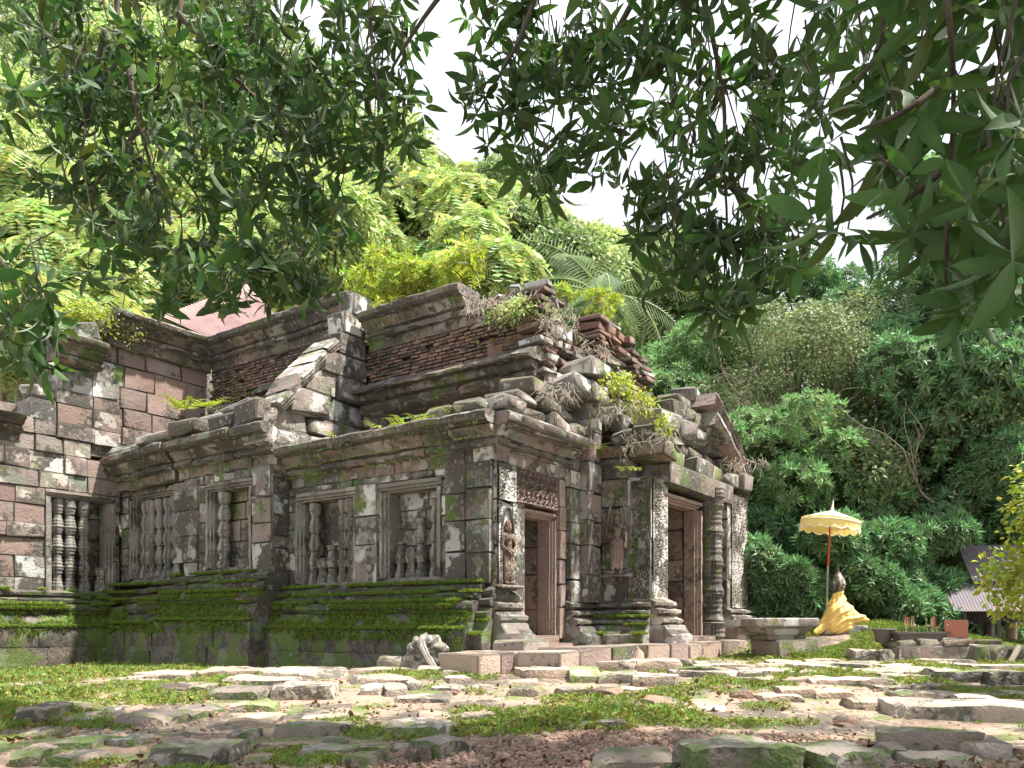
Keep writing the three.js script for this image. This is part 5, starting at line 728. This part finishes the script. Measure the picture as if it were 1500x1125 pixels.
// ------------------------------------------------------------------ wooded hillside
const grounded = (v) => V(v.x, land(v.x, v.z), v.z);
{
  const r = rng(311);
  // [px, py of crown middle, distance, radius, kind]
  const hill = [[20, 330, 30, 3.4, 2], [120, 380, 28, 3.0, 2], [60, 240, 36, 4.2, 1], [190, 300, 36, 4.0, 0], [280, 330, 33, 3.6, 1], [380, 330, 35, 3.8, 1], [470, 340, 33, 3.4, 2], [540, 330, 36, 3.2, 1], [30, 120, 46, 5.5, 0], [150, 160, 48, 5.6, 0], [270, 180, 50, 5.8, 1], [390, 200, 48, 5.4, 0], [490, 240, 50, 4.4, 1], [560, 300, 46, 3.8, 0], [80, 20, 60, 7, 0], [230, 50, 62, 7, 1], [340, 90, 64, 6.5, 0], [440, 170, 60, 5, 0], [0, 440, 27, 2.8, 1], [60, 430, 25, 2.4, 2], [160, 440, 32, 3.2, 0], [330, 400, 30, 2.6, 2], [440, 400, 29, 2.6, 1]];
  const kinds = [['hillside_tree', 'mid green leafy tree on the wooded slope behind the temple', K.broad, LEAF.hill], ['hillside_tree', 'fresh green leafy tree on the wooded slope behind the temple', K.broad, LEAF.bright], ['feathery_tree', 'bright feathery leaved tree on the slope above the temple wing', K.feather, LEAF.bright]];
  const beside = (px) => px < 90 ? 'over the wing end' : px < 220 ? 'over the creeper on the wing corner' : px < 330 ? 'behind the pink metal roof' : px < 480 ? 'above the half gable' : px < 620 ? 'behind the yellow shrub' : px < 740 ? 'above the nave head' : px < 870 ? 'between nave head and palm' : 'beyond the palm', high = (d) => d < 34 ? 'low' : d < 52 ? 'mid slope' : 'high slope';
  hill.forEach(([px, py, d, R, k], i) => { const c = at(px, py, d), f = grounded(c), h = Math.max(2.5, c.y - f.y); tree(kinds[k][0], ['leafy green tree', 'fresh light green tree', 'bright feathery leaved tree'][k] + ', ' + high(d) + ', ' + beside(px), 'tree', f, { h, R: [R, R * 0.85, R * 0.8], geo: kinds[k][2], mat: kinds[k][3], up: k === 2 ? 1.6 : 0.5, n: k === 2 ? 520 : 1300, size: k === 2 ? 2.3 : 1.15 + d / 60, seed: 320 + i * 3, group: 'trees on the wooded slope', bark: PALEBARK, trunk: 0.14 + 0.002 * d, shell: 0.5 }); });
  // mid: airy trees with pale stems behind the nave, a taller one beyond
  const mid = [[655, 350, 34, 3.0, 2], [720, 330, 38, 3.2, 2], [600, 330, 42, 3.6, 2], [780, 370, 36, 2.6, 0], [690, 390, 30, 2.2, 2], [650, 270, 46, 2.6, 2], [760, 330, 44, 2.8, 0], [840, 410, 38, 2.6, 1], [900, 390, 48, 2.6, 1], [960, 420, 44, 2.6, 0], [1000, 460, 38, 2.6, 0], [930, 440, 36, 2.6, 1]];
  mid.forEach(([px, py, d, R, k], i) => { const c = at(px, py, d), f = grounded(c), h = Math.max(2.5, c.y - f.y); tree(k === 2 ? 'airy_tree' : 'woodland_tree', (k === 2 ? 'pale airy feathery tree, ' : k ? 'light green woodland tree, ' : 'mid green woodland tree, ') + (d < 35 ? 'near, ' : d < 41 ? 'further, ' : 'far, ') + beside(px), 'tree', f, { h, R: [R, R * 0.9, R * 0.8], geo: k === 2 ? K.feather : K.broad, mat: k === 0 ? LEAF.hill : LEAF.bright, up: k === 2 ? 1.6 : 0.5, n: k === 2 ? 420 : 800, size: k === 2 ? 2.3 : 1.7, seed: 420 + i * 3, group: 'trees behind the nave', bark: PALEBARK, trunk: 0.13, shell: 0.6 }); });
  // the far wood as one mass
  const L = []; for (let i = 0; i < 16000; i++) { const z = -30 - 75 * r(), x = (r() * 2 - 1) * (0.7 * -z) - 4; const hs = hillShare(x, z); if (hs < 0.02 && r() < 0.7) continue; const y = land(x, z) + r() * (1.5 + 5 * hs), q = 0.6 + 0.7 * r(); L.push([euler(x, y, z, (r() - 0.5) * 1.2, r() * 6, (r() - 0.5) * 1.2, 2.4 + 3 * r()), rgb(q, q * (0.95 + 0.15 * r()), q * 0.9)]); }
  const w = instances(scene, 'undergrowth', K.broad, LEAF.hill, L); w.userData.label = 'dense green undergrowth covering the slope'; w.userData.category = 'undergrowth';
}
// ------------------------------------------------------------------ dark trees and shrubs beside the statue
{
  const big = [[1180, 560, 23, 3.0, 2.6], [1300, 520, 25, 3.0, 2.8], [1450, 360, 24, 2.7, 3.0], [1330, 620, 22, 2.6, 2.4], [1450, 560, 21, 2.6, 3.0], [1130, 700, 21, 2.2, 2.2], [1230, 720, 21.5, 2.2, 2.0], [1390, 730, 21, 2.0, 2.0], [1060, 590, 26, 2.8, 2.6], [1480, 300, 22, 2.6, 3.0], [1230, 470, 30, 3.2, 2.6]];
  const bigL = ['olive leaved tree with bare grey twigs above the porch end', 'tall dark tree rising behind the parasol', 'high dark crown above the shrine trees', 'olive tree leaning over the parasol finial', 'dark tree standing over the shrine roof', 'dark tree against the last carved pilaster', 'olive crown close behind the parasol canopy', 'low dark tree between parasol and shrine', 'dark tree beyond the pediment tip', 'olive crown topping the trees over the shrine', 'far dark tree seen over the other crowns'];
  big.forEach(([px, py, d, R, Ry], i) => { const c = at(px, py, d), f = V(c.x, land(c.x, c.z), c.z); tree('dark_tree', bigL[i], 'tree', f, { h: Math.max(1.6, c.y - f.y), R: [R, Ry, R * 0.8], geo: i % 3 === 0 ? K.broad : K.rosette, mat: i % 3 === 0 ? LEAF.olive : i % 3 === 1 ? LEAF.deep : LEAF.mid, n: i % 3 === 0 ? 1200 : 1700, size: i % 3 === 0 ? 0.7 : i % 2 ? 0.66 : 0.8, seed: 520 + i * 3, group: 'dark trees beyond the statue', trunk: 0.16, shell: 0.5, blobs: 17, lean: (i % 2 ? 1 : -1) * 0.6 }); });
  const low = [[1110, 850, 18.8, 1.1], [1160, 880, 18.6, 1.0], [1190, 840, 19.4, 1.1], [1250, 830, 19.2, 1.2], [1290, 860, 18.9, 1.1], [1330, 820, 19.6, 1.3], [1350, 880, 19.3, 0.9], [1400, 800, 22, 1.2], [1130, 780, 20.5, 1.4], [1440, 880, 26, 1.8], [1500, 840, 27, 2]];
  const lowL = ['glossy shrub touching the last carved pilaster', 'low glossy shrub behind the stone basin', 'glossy shrub between basin and statue', 'glossy shrub close behind the statue robe', 'low glossy shrub behind the statue knee', 'tall glossy shrub behind the planter', 'low glossy shrub behind the incense sticks', 'glossy shrub behind the red offering box', 'upper glossy shrub between pilaster and parasol', 'shrub behind the shrine posts', 'shrub beyond the shrine roof'];
  low.forEach(([px, py, d, R], i) => { const c = at(px, py, d), f = V(c.x, land(c.x, c.z), c.z); tree('glossy_shrub', lowL[i], 'shrub', f, { h: Math.max(0.7, c.y - f.y), R: [R, R * 0.9, R * 0.8], geo: K.rosette, mat: LEAF.deep, n: 560, size: 0.72, seed: 620 + i * 3, group: 'glossy shrubs behind the mound', trunk: 0.06, blobs: 7 }); });
  const br = rng(645); [[1180, 640, 20.5], [1290, 560, 21.5], [1330, 700, 19.6], [1230, 600, 21], [1120, 620, 21]].forEach(([px, py, d], i) => { const c = at(px, py, d), t = thing('bare_branch', ['bare grey branch in the olive tree above the porch end', 'bare branch reaching out behind the parasol', 'bare branch hanging over the planter', 'forked bare branch between the dark crowns', 'bare twigs beside the pediment tip'][i], 'branch', [c.x, c.y, c.z]), G = (p, v, L, rad, dep) => { const P = [p]; let q = p.clone(), w = v.clone(); for (let k = 0; k < 4; k++) { q = q.clone().addScaledVector(w, L / 4); P.push(q); w.add(V(br() - 0.5, (br() - 0.45), br() - 0.5).multiplyScalar(0.5)).normalize(); } part(t, dep ? 'branch' : 'twig', tube(P, rad, rad * 0.4, 5, 3), PALEBARK); if (dep) for (let k = 0; k < 4; k++) G(P[1 + k % 4], w.clone().add(V(br() - 0.5, br() - 0.4, br() - 0.3).multiplyScalar(1.6)).normalize(), L * 0.6, rad * 0.45, dep - 1); }; G(V(0.9 * (i % 2 ? -1 : 1), -0.5, -0.6), V(i % 2 ? 0.8 : -0.8, 0.4, 0.5).normalize(), 2.2, 0.035, 2); });
  // backing thicket so that no far ground shows under the trees
  const r = rng(650), L = []; for (let i = 0; i < 2600; i++) { const x = 4.5 + 18 * r(), z = -25 - 6 * r(), q = 0.6 + 0.7 * r(); L.push([euler(x, land(x, z) + 5.5 * r() * r() + 0.2, z, r() - 0.5, r() * 6, r() - 0.5, 1.2 + 0.8 * r()), rgb(q, q, q)]); }
  const w = instances(scene, 'thicket', K.rosette, LEAF.deep, L); w.userData.label = 'dark leafy thicket under the trees'; w.userData.category = 'thicket';
  // yellow green bush with red flowers
  const c = at(1560, 700, 9.2), f = V(c.x, land(c.x, c.z), c.z), t = tree('flowering_bush', 'yellow green bush with red flowers beside the stone wall', 'shrub', f, { h: 1.9, R: [0.75, 1.9, 0.7], geo: K.broad, mat: LEAF.yellow, n: 330, size: 0.55, seed: 660, trunk: 0.04, blobs: 14, shell: 0.9 });
  for (let i = 0; i < 12; i++) { const g = mergeGeometries([0, 1, 2, 3, 4].map((k) => leaf(0.06, 0.055, { seg: 3, curl: 0.3 }).applyMatrix4(euler(0, 0, 0, 1.0, k * 1.257, 0, 1)))); paint(g, 1); const m = part(t, 'flower', g, leafMat([0.6, 0.02, 0.015], 0.25)); const a = 2 + 2.6 * r(); m.position.set(Math.cos(a) * 0.6 * (0.7 + 0.4 * r()), 0.7 + 2.4 * r(), 0.3 + 0.4 * r()); m.rotation.set(r() * 2, r() * 6, r()); }
}
// ------------------------------------------------------------------ palm
{
  const c = at(880, 436, 31), f = V(c.x, land(c.x, c.z), c.z), t = thing('palm_tree', 'palm with arching pale green fronds rising behind the brick gable', 'palm', [f.x, f.y, f.z]), h = c.y - f.y, r = rng(671), G = leafMat([0.27, 0.37, 0.18], 0.4, { clearcoat: 0.5 });
  part(t, 'trunk', tube([[0, -0.3, 0], [0.1, h * 0.5, 0], [0, h, 0]], 0.2, 0.14, 9, 5), PALEBARK);
  for (let k = 0; k < 17; k++) { const a = k * 2.4 + r() * 0.4, el = 1.25 - 1.35 * (k / 17), L = 3.7 + 0.7 * r(), pts = [], fd = V(Math.cos(a), 0, Math.sin(a)), sd = V(-Math.sin(a), 0, Math.cos(a)), G2 = [], lf = leaf(1, 0.035, { seg: 3, curl: 0.5, fold: 0.2 });
    const pos = (s) => { const e = el - s * 1.5; return fd.clone().multiplyScalar(L * s * Math.cos(el - s * 0.75)).add(V(0, L * s * Math.sin(el - s * 0.75), 0)); };
    for (let i = 0; i <= 6; i++) pts.push(pos(i / 6)); const rib = tube(pts, 0.03, 0.006, 5, 3); paint(rib, 1.1, 1.1, 0.8); rib.deleteAttribute('uv'); G2.push(rib.toNonIndexed());
    for (let i = 3; i < 30; i++) for (const e of [-1, 1]) { const s = i / 30, p = pos(s), q = pos(s + 0.02).sub(p).normalize(), d = sd.clone().multiplyScalar(e).addScaledVector(q, 0.7).add(V(0, -0.25 - 0.3 * s, 0)); const g = lf.clone().applyMatrix4(place(p, d, e, (0.75 * Math.sin(PI * clamp(0.12 + s * 0.86)) + 0.15), 1)); paint(g, 0.85 + 0.3 * r()); G2.push(g.toNonIndexed()); }
    const m = part(t, 'frond', mergeGeometries(G2), G); m.position.y = h; }
}
// ------------------------------------------------------------------ plants rooted in the ruin
function sapling(px, py, d, R, n, geo, mat, name, label, group, size, seed) { const c = at(px, py, d), t = thing(name, label, 'plant', [c.x, c.y, c.z], 0, group), r = rng(seed); const blobs = []; for (let i = 0; i < (n > 200 ? 11 : 5); i++) { const b = V((r() - 0.5) * R[0] * 1.5, R[1] * (0.25 + 0.7 * r()), (r() - 0.5) * R[0]); blobs.push([b, V(R[0] * (0.3 + 0.5 * r()), R[1] * (0.2 + 0.3 * r()), R[0] * 0.45)]); part(t, 'stem', tube([[0, -0.15, 0], [b.x * 0.4, b.y * 0.5, b.z * 0.4], [b.x, b.y, b.z]], 0.015, 0.005, 5, 3), PALEBARK); } crownOf(t, geo, mat, blobs, Math.round(n * 0.55), seed, { size, shell: 1.1 }); return t; }
const ferny = (px, py, d, n, seed, label, s = 1) => { const c = at(px, py, d), t = thing('fern', label, 'fern', [c.x, c.y, c.z], 0, 'ferns on the ledges'), r = rng(seed), G = leaf(0.055, 0.018, { seg: 2, curl: 0.1 }); for (let k = 0; k < n; k++) { const a = r() * 6.28, L = s * (0.22 + 0.2 * r()), B = [], o = V((r() - 0.5) * 0.3, 0, (r() - 0.5) * 0.12), f = V(Math.cos(a), 0, Math.sin(a)), sd = V(-Math.sin(a), 0, Math.cos(a)); for (let q = 1; q < 10; q++) for (const e of [-1, 1]) { const u = q / 10, p = f.clone().multiplyScalar(L * u).add(V(0, L * (0.9 * u - 0.8 * u * u), 0)).add(o); B.push([G, place(p, sd.clone().multiplyScalar(e).addScaledVector(f, 0.4), 0, s * 1.3 * (1.05 - u)), [0.85 + 0.3 * r(), 1, 0.8]]); } part(t, 'frond', spray(B), LEAF.yellow); } };
{
  sapling(580, 448, 19.5, [1.25, 0.85], 420, K.rosette, LEAF.yellow, 'yellow_shrub', 'bright yellow green shrub growing on the nave wall head', null, 0.62, 701);
  sapling(140, 495, 18, [0.75, 0.5], 230, K.broad, LEAF.yellow, 'creeper', 'yellow green creeper spilling over the wing corner stones', null, 0.5, 703);
  sapling(60, 560, 18.4, [0.7, 0.9], 230, K.broad, LEAF.mango, 'creeper', 'dark creeper hanging behind the wing corner stones', null, 0.6, 704);
  sapling(905, 590, 14.3, [0.24, 0.32], 34, K.broad, LEAF.yellow, 'sapling', 'yellow green sapling on the porch rubble below the brick pier', null, 0.5, 705);
  sapling(945, 605, 14.3, [0.2, 0.22], 30, K.broad, LEAF.yellow, 'sapling', 'small leafy sprout on the porch rubble', null, 0.5, 706);
  sapling(975, 632, 14.6, [0.16, 0.15], 18, K.broad, LEAF.yellow, 'sapling', 'tiny leafy sprout among the pediment blocks', null, 0.5, 716);
  sapling(770, 470, 14.6, [0.5, 0.15], 80, K.broad, LEAF.bright, 'sapling', 'trailing green weeds under the heap on the nave head', null, 0.45, 707);
  sapling(885, 480, 16, [0.3, 0.7], 60, K.rosette, LEAF.yellow, 'sapling', 'yellow leaved sapling behind the brick pier', null, 0.4, 708);
  sapling(690, 420, 17.5, [0.5, 0.8], 40, K.feather, LEAF.yellow, 'sapling', 'feathery light green sapling on the nave head', null, 0.8, 709);
  sapling(830, 445, 17, [0.25, 0.3], 30, K.rosette, LEAF.yellow, 'sapling', 'yellow sprout behind the heap on the nave head', null, 0.4, 710);
  [[470, 662, 14.6, 5, 'fern on the cornice under the half gable'], [500, 645, 14.2, 6, 'fern rooted on the cornice beside the half gable'], [560, 628, 13.6, 6, 'fern in the row along the aisle cornice'], [590, 622, 13.4, 8, 'fern in the row along the aisle cornice'], [620, 618, 13.2, 8, 'fern in the row along the aisle cornice'], [650, 612, 13.0, 6, 'fern in the row along the aisle cornice'], [272, 600, 17.9, 14, 'light green sapling like fern in the corner between wing and nave'], [300, 596, 18.1, 10, 'pale fern against the nave foot beside the wing'], [330, 607, 16.6, 6, 'fern on the loose stones of the side bay'], [870, 660, 14.2, 4, 'fern beside the porch rubble'], [925, 690, 14, 4, 'broad fern hanging from the porch shoulder']].forEach(([x, y, d, n, l], i) => ferny(x, y, d, n, 720 + i, l, i === 6 || i === 7 ? 2.1 : 1.2));
  // weeds in the joints of the nave brick and cornice
  const r = rng(740), wl = spray([0, 1, 2, 3, 4].map((k) => [leaf(0.07, 0.04, { seg: 2 }), euler(0, 0, 0, 0.9 + 0.4 * r(), k * 1.3, 0, 1), [0.8 + 0.4 * r(), 1, 0.8]])), L = [], tw = (x, y, z) => V(x, y, z);
  for (let i = 0; i < 420; i++) { const z = r() < 0.5 ? lerp(-9.8, -5, r()) : lerp(-4.5, -0.6, r()), y = z < -5 ? lerp(5.95, 6.7, r() * r()) : lerp(5.45, 6.2, r() * r()); if (n3(z * 1.5, y * 2, 3) < 0.45) continue; L.push([euler(1.97, y, z, 0, r() * 6, 1.2, 0.6 + 0.8 * r()), rgb(0.6 + 0.6 * r(), 0.7 + 0.5 * r(), 0.6)]); }
  for (let i = 0; i < 260; i++) { const z = lerp(-4.7, 0, r()), k = Math.floor(r() * 3); if (n3(z * 2, k * 3, 6) < 0.5) continue; L.push([euler(-0.1 - 0.12 * k, 3.36 + 0.18 * k, z, 0, r() * 6, 0.8, 0.4 + 0.5 * r()), rgb(0.6 + 0.6 * r(), 0.7 + 0.5 * r(), 0.6)]); }
  instances(temple, 'weeds', wl, LEAF.bright, L);
  // dry roots matted over the broken heads
  const DRY = plain([0.34, 0.29, 0.23], 0.95), roots = (px, py, d, rx, ry, n, seed, label) => { const c = at(px, py, d), t = thing('dry_roots', label, 'roots', [c.x, c.y, c.z]), q = rng(seed), G = []; for (let i = 0; i < n * 1.8; i++) { let p = V((q() - 0.5) * 2 * rx, (q() - 0.3) * ry, (q() - 0.5) * 0.6), v = V(q() - 0.5, -0.2 - 0.5 * q(), q() - 0.3).normalize(), P = []; for (let k = 0; k < 5; k++) { P.push(p.clone()); p = p.clone().addScaledVector(v, 0.04 + 0.05 * q()); v.add(V(q() - 0.5, (q() - 0.6) * 0.8, q() - 0.5).multiplyScalar(0.9)).normalize(); } G.push(tube(P, 0.004 + 0.004 * q(), 0.002, 4, 2)); } const m = part(t, 'mat', mergeGeometries(G), DRY); m.userData.kind = 'stuff'; };
  roots(740, 445, 14.6, 0.7, 0.25, 110, 751, 'matted dry roots on the broken nave head'); roots(820, 480, 14.2, 0.35, 0.5, 60, 752, 'dry roots hanging over the brick gable'); roots(815, 575, 13.6, 0.3, 0.2, 40, 753, 'dry roots over the pilaster capital'); roots(910, 600, 14.3, 0.4, 0.3, 50, 754, 'dry roots among the porch rubble'); roots(950, 650, 14.4, 0.5, 0.3, 40, 755, 'pale roots on the pediment blocks'); roots(1085, 680, 17.5, 0.5, 0.2, 45, 756, 'tangled roots on the tip of the pediment'); roots(870, 520, 15, 0.3, 0.4, 45, 757, 'dry roots between the two brick piers');
}
// ------------------------------------------------------------------ mango tree whose boughs hang over the view
{
  const t = thing('mango_tree', 'large mango tree whose leafy boughs hang down over the clearing', 'tree', [3.2, -0.3, 3.5]), o = V(3.2, -0.3, 3.5), r = rng(801), loc = (v) => v.clone().sub(o);
  part(t, 'trunk', tube([[0, -0.3, 0], [0.1, 2, -0.1], [-0.2, 4.4, -0.3], [-0.4, 7, -1]], 0.42, 0.22, 12, 4), BARK);
  const limbs = [[[-0.3, 5, -0.4], [-2, 7.4, -3.5], [-4.5, 8.8, -7], [-6.5, 8.6, -10.5]], [[-0.4, 6, -0.7], [-1.8, 8.2, -4], [-3, 8.4, -8], [-3.4, 7.6, -10.5]], [[-0.3, 5.6, -0.6], [-0.5, 7.2, -3.4], [-1.2, 7.4, -7], [-1.7, 7, -9.6]], [[-0.2, 4.6, -0.4], [-0.6, 5.4, -2.4], [-1.2, 5.2, -4.6], [-1.5, 4.4, -6.2]], [[-0.3, 5.2, -0.4], [-3.4, 6.8, -1.4], [-7, 8.2, -4], [-9.5, 8.2, -8]], [[-0.2, 5.4, -0.5], [0.6, 7.2, -3.4], [1.2, 7.8, -7], [1.2, 7.6, -10]], [[0, 5, -0.3], [2.2, 7, -3], [4, 8, -6.6], [4.6, 8, -9.5]], [[-0.3, 6, -0.6], [-1, 8.2, -3.4], [-0.8, 8.8, -6.5], [-0.4, 8.6, -9.6]]];
  limbs.forEach((p) => part(t, 'limb', tube(p, 0.17, 0.05, 8, 6), BARK));
  // hanging boughs as they show: points [px, py] at a distance
  const boughs = [[7.5, [168, -90], [172, 20], [190, 110], [205, 185], [225, 260], [232, 330]], [7.6, [205, 185], [180, 220], [140, 270], [135, 320]], [7.4, [205, 185], [245, 230], [290, 290], [300, 350]], [7.8, [270, -80], [262, 40], [250, 110], [245, 160]], [7.7, [262, 20], [320, 90], [400, 170], [445, 240], [450, 330]], [7.2, [365, -60], [375, 40], [420, 140], [440, 200]], [7.4, [85, -60], [80, 40], [60, 60]], [7.5, [155, 40], [130, 150], [120, 220], [100, 300]], [6.6, [540, -60], [545, 60], [560, 150], [600, 170]], [6.5, [800, -60], [760, 60], [720, 130], [690, 180]], [6.6, [960, -60], [900, 50], [850, 120], [830, 200], [800, 260]], [6.2, [1010, -80], [1045, 60], [1060, 150], [1060, 240], [1065, 330], [1060, 420]], [6.2, [1060, 240], [1000, 290], [960, 320]], [6.2, [1060, 260], [1120, 330], [1150, 380]], [6.4, [1080, -60], [1110, 80], [1150, 160], [1120, 240]], [3.1, [1380, -120], [1390, 20], [1397, 130], [1392, 260], [1386, 340], [1385, 420]], [3.2, [1395, 110], [1330, 160], [1260, 190]], [3.1, [1392, 240], [1330, 290], [1270, 320]], [3.3, [1500, -80], [1490, 60], [1480, 200], [1470, 340]], [3.3, [1300, -60], [1290, 60], [1250, 120]], [5.2, [-60, 300], [0, 380], [40, 440]], [6.6, [700, -60], [640, 0], [580, 90], [560, 140]]];
  boughs.forEach(([d, ...p], i) => part(t, 'bough', tube(p.map(([x, y], k) => loc(at(x, y, d + 0.25 * Math.sin(k * 2 + i)))), d < 4 ? 0.014 : 0.034 - 0.006 * (i % 3), 0.006, 6, 4), BARK));
  // leafy masses [px, py, radius in px, distance]
  const mass = [[130, 90, 85, 7.5], [60, 55, 55, 7.6], [230, 110, 75, 7.7], [300, 60, 80, 7.8], [100, 190, 55, 7.4], [150, 240, 55, 7.5], [190, 150, 60, 7.8], [280, 200, 60, 7.6], [360, 110, 75, 7.6], [410, 60, 80, 7.4], [470, 90, 75, 7.3], [540, 60, 80, 7], [590, 80, 45, 6.8], [120, 300, 45, 7.5], [200, 280, 55, 7.6], [260, 330, 65, 7.4], [230, 400, 55, 7.3], [165, 370, 45, 7.4], [335, 250, 55, 7.5], [385, 230, 65, 7.3], [445, 180, 65, 7.3], [520, 150, 70, 7], [590, 160, 45, 6.8], [410, 310, 55, 7.2], [465, 260, 55, 7.1], [525, 215, 50, 7], [400, 385, 45, 7.1], [455, 390, 38, 7], [480, 330, 45, 7], [290, 400, 36, 7.2], [365, 405, 42, 7.1], [325, 430, 22, 7.1], [435, 425, 26, 7], [575, 215, 34, 7], [20, 440, 42, 5.2], [30, 510, 24, 5.2], [5, 380, 36, 5.2],
    [700, 12, 36, 6.6], [755, 35, 55, 6.6], [820, 50, 75, 6.6], [900, 45, 70, 6.6], [965, 50, 60, 6.5], [738, 130, 38, 6.5], [780, 120, 50, 6.5], [850, 130, 75, 6.5], [695, 185, 32, 6.5], [760, 190, 45, 6.5], [830, 200, 55, 6.4], [885, 215, 38, 6.4], [795, 265, 32, 6.4], [935, 150, 55, 6.4], [995, 110, 55, 6.4], [1040, 60, 60, 6.3], [1100, 70, 60, 6.3], [1010, 190, 40, 6.3], [1065, 200, 50, 6.2], [980, 300, 55, 6.1], [1050, 310, 70, 6.1], [1000, 390, 55, 6.1], [1075, 400, 60, 6.1], [1055, 465, 34, 6.1], [1130, 350, 50, 6.1], [1150, 295, 40, 6.1], [1140, 425, 24, 6.1], [940, 295, 32, 6.1], [1110, 240, 55, 6.2], [1150, 170, 55, 6.3], [1180, 100, 55, 6],
    [1235, 150, 60, 4.2], [1320, 90, 60, 3.6], [1430, 70, 75, 3.4], [1300, 215, 40, 3.4], [1400, 190, 70, 3.4], [1475, 160, 50, 3.4], [1265, 310, 22, 3.4], [1430, 290, 70, 3.1], [1375, 370, 50, 3.1], [1415, 440, 55, 3.1], [1480, 390, 45, 3.2], [1210, 50, 60, 5], [1320, 10, 60, 3.4], [1460, 10, 60, 3.4]];
  const one = [], rest = [], mm = V();
  const addWhorl = (p, down, s) => { const up = V((r() - 0.5) * 1.2, down ? -0.5 + 0.9 * r() : 0.6, (r() - 0.5) * 1.2).normalize(), W = place(p, up, r() * 6.28, s * (0.7 + 0.5 * r())), q = 0.55 + 0.85 * r(), old = r() < 0.004 ? 3 : 1; return [W, rgb(q * (0.9 + 0.3 * r()) * old, q * (old > 1 ? 1.4 : 1), q * (0.9 + 0.3 * r()))]; };
  for (const [px, py, rad, d] of mass) { const Rm = rad / 1200 * d, n = Math.round(3 + Rm * Rm * (d < 4 ? 78 : d < 6.7 ? (py > 230 ? 108 : 68) : 68)), c = at(px, py, d); for (let i = 0; i < n; i++) { const v = V(r() * 2 - 1, r() * 2 - 1, r() * 2 - 1); if (v.lengthSq() > 1) { i--; continue; } const p = V(c.x + v.x * Rm, c.y + v.y * Rm, c.z + v.z * Math.max(Rm, 0.5) * 1.2); rest.push([...addWhorl(loc(p), true, 0.85 + 0.35 * r()), d]); } }
  // twigs to some of the whorls
  const tw = []; rest.forEach(([W], i) => { if (i % 2) return; mm.setFromMatrixPosition(W); tw.push(tube([mm.clone().add(V((r() - 0.5) * 0.25, 0.28 + 0.2 * r(), (r() - 0.5) * 0.25)), mm.clone().add(V((r() - 0.5) * 0.1, 0.14, (r() - 0.5) * 0.1)), mm.clone()], 0.007, 0.004, 4, 2)); }); const tm = part(t, 'twigs', mergeGeometries(tw), BARK); tm.userData.kind = 'stuff';
  // the nearest sprays leaf by leaf
  rest.sort((a, b) => a[2] - b[2]); const near = rest.splice(0, 33);
  near.forEach(([W, c], k) => { for (let i = 0; i < 9; i++) { const a = i * 2.4, dd = V(Math.cos(a), 0.35 - 0.16 * i + 0.2 * r(), Math.sin(a)); const m = part(t, 'leaf', K.mangoLeaf, LEAF.mango); m.matrixAutoUpdate = true; W.clone().multiply(place(V(0, -0.012 * i, 0), dd, a + r(), 0.8 + 0.4 * r())).decompose(m.position, m.quaternion, m.scale); } });
  // boughs above the frame that keep the sun off the ground near the camera
  const high = []; for (let i = 0; i < 3200; i++) { const k = r() < 0.5 ? 5 + Math.floor(r() * 3) : Math.floor(r() * limbs.length), L = limbs[k], f = 0.25 + 0.75 * r(), s = f * 3, a = Math.min(2, Math.floor(s)), u = s - a, p = V(lerp(L[a][0], L[a + 1][0], u), lerp(L[a][1], L[a + 1][1], u), lerp(L[a][2], L[a + 1][2], u)).add(V((r() + r() - 1) * 1.9, (r() - 0.3) * 1.3, (r() + r() - 1) * 1.9)); high.push(addWhorl(p, false, 1 + 0.4 * r())); }
  const all = [...rest.map((a) => [a[0], a[1]]), ...high]; instances(t, 'crown', K.whorl, LEAF.mango, all.filter((_, i) => i % 2)); instances(t, 'crown', K.whorl2, LEAF.mango, all.filter((_, i) => i % 2 === 0));
}
camera.updateMatrixWorld();
renderer.render(scene, camera);
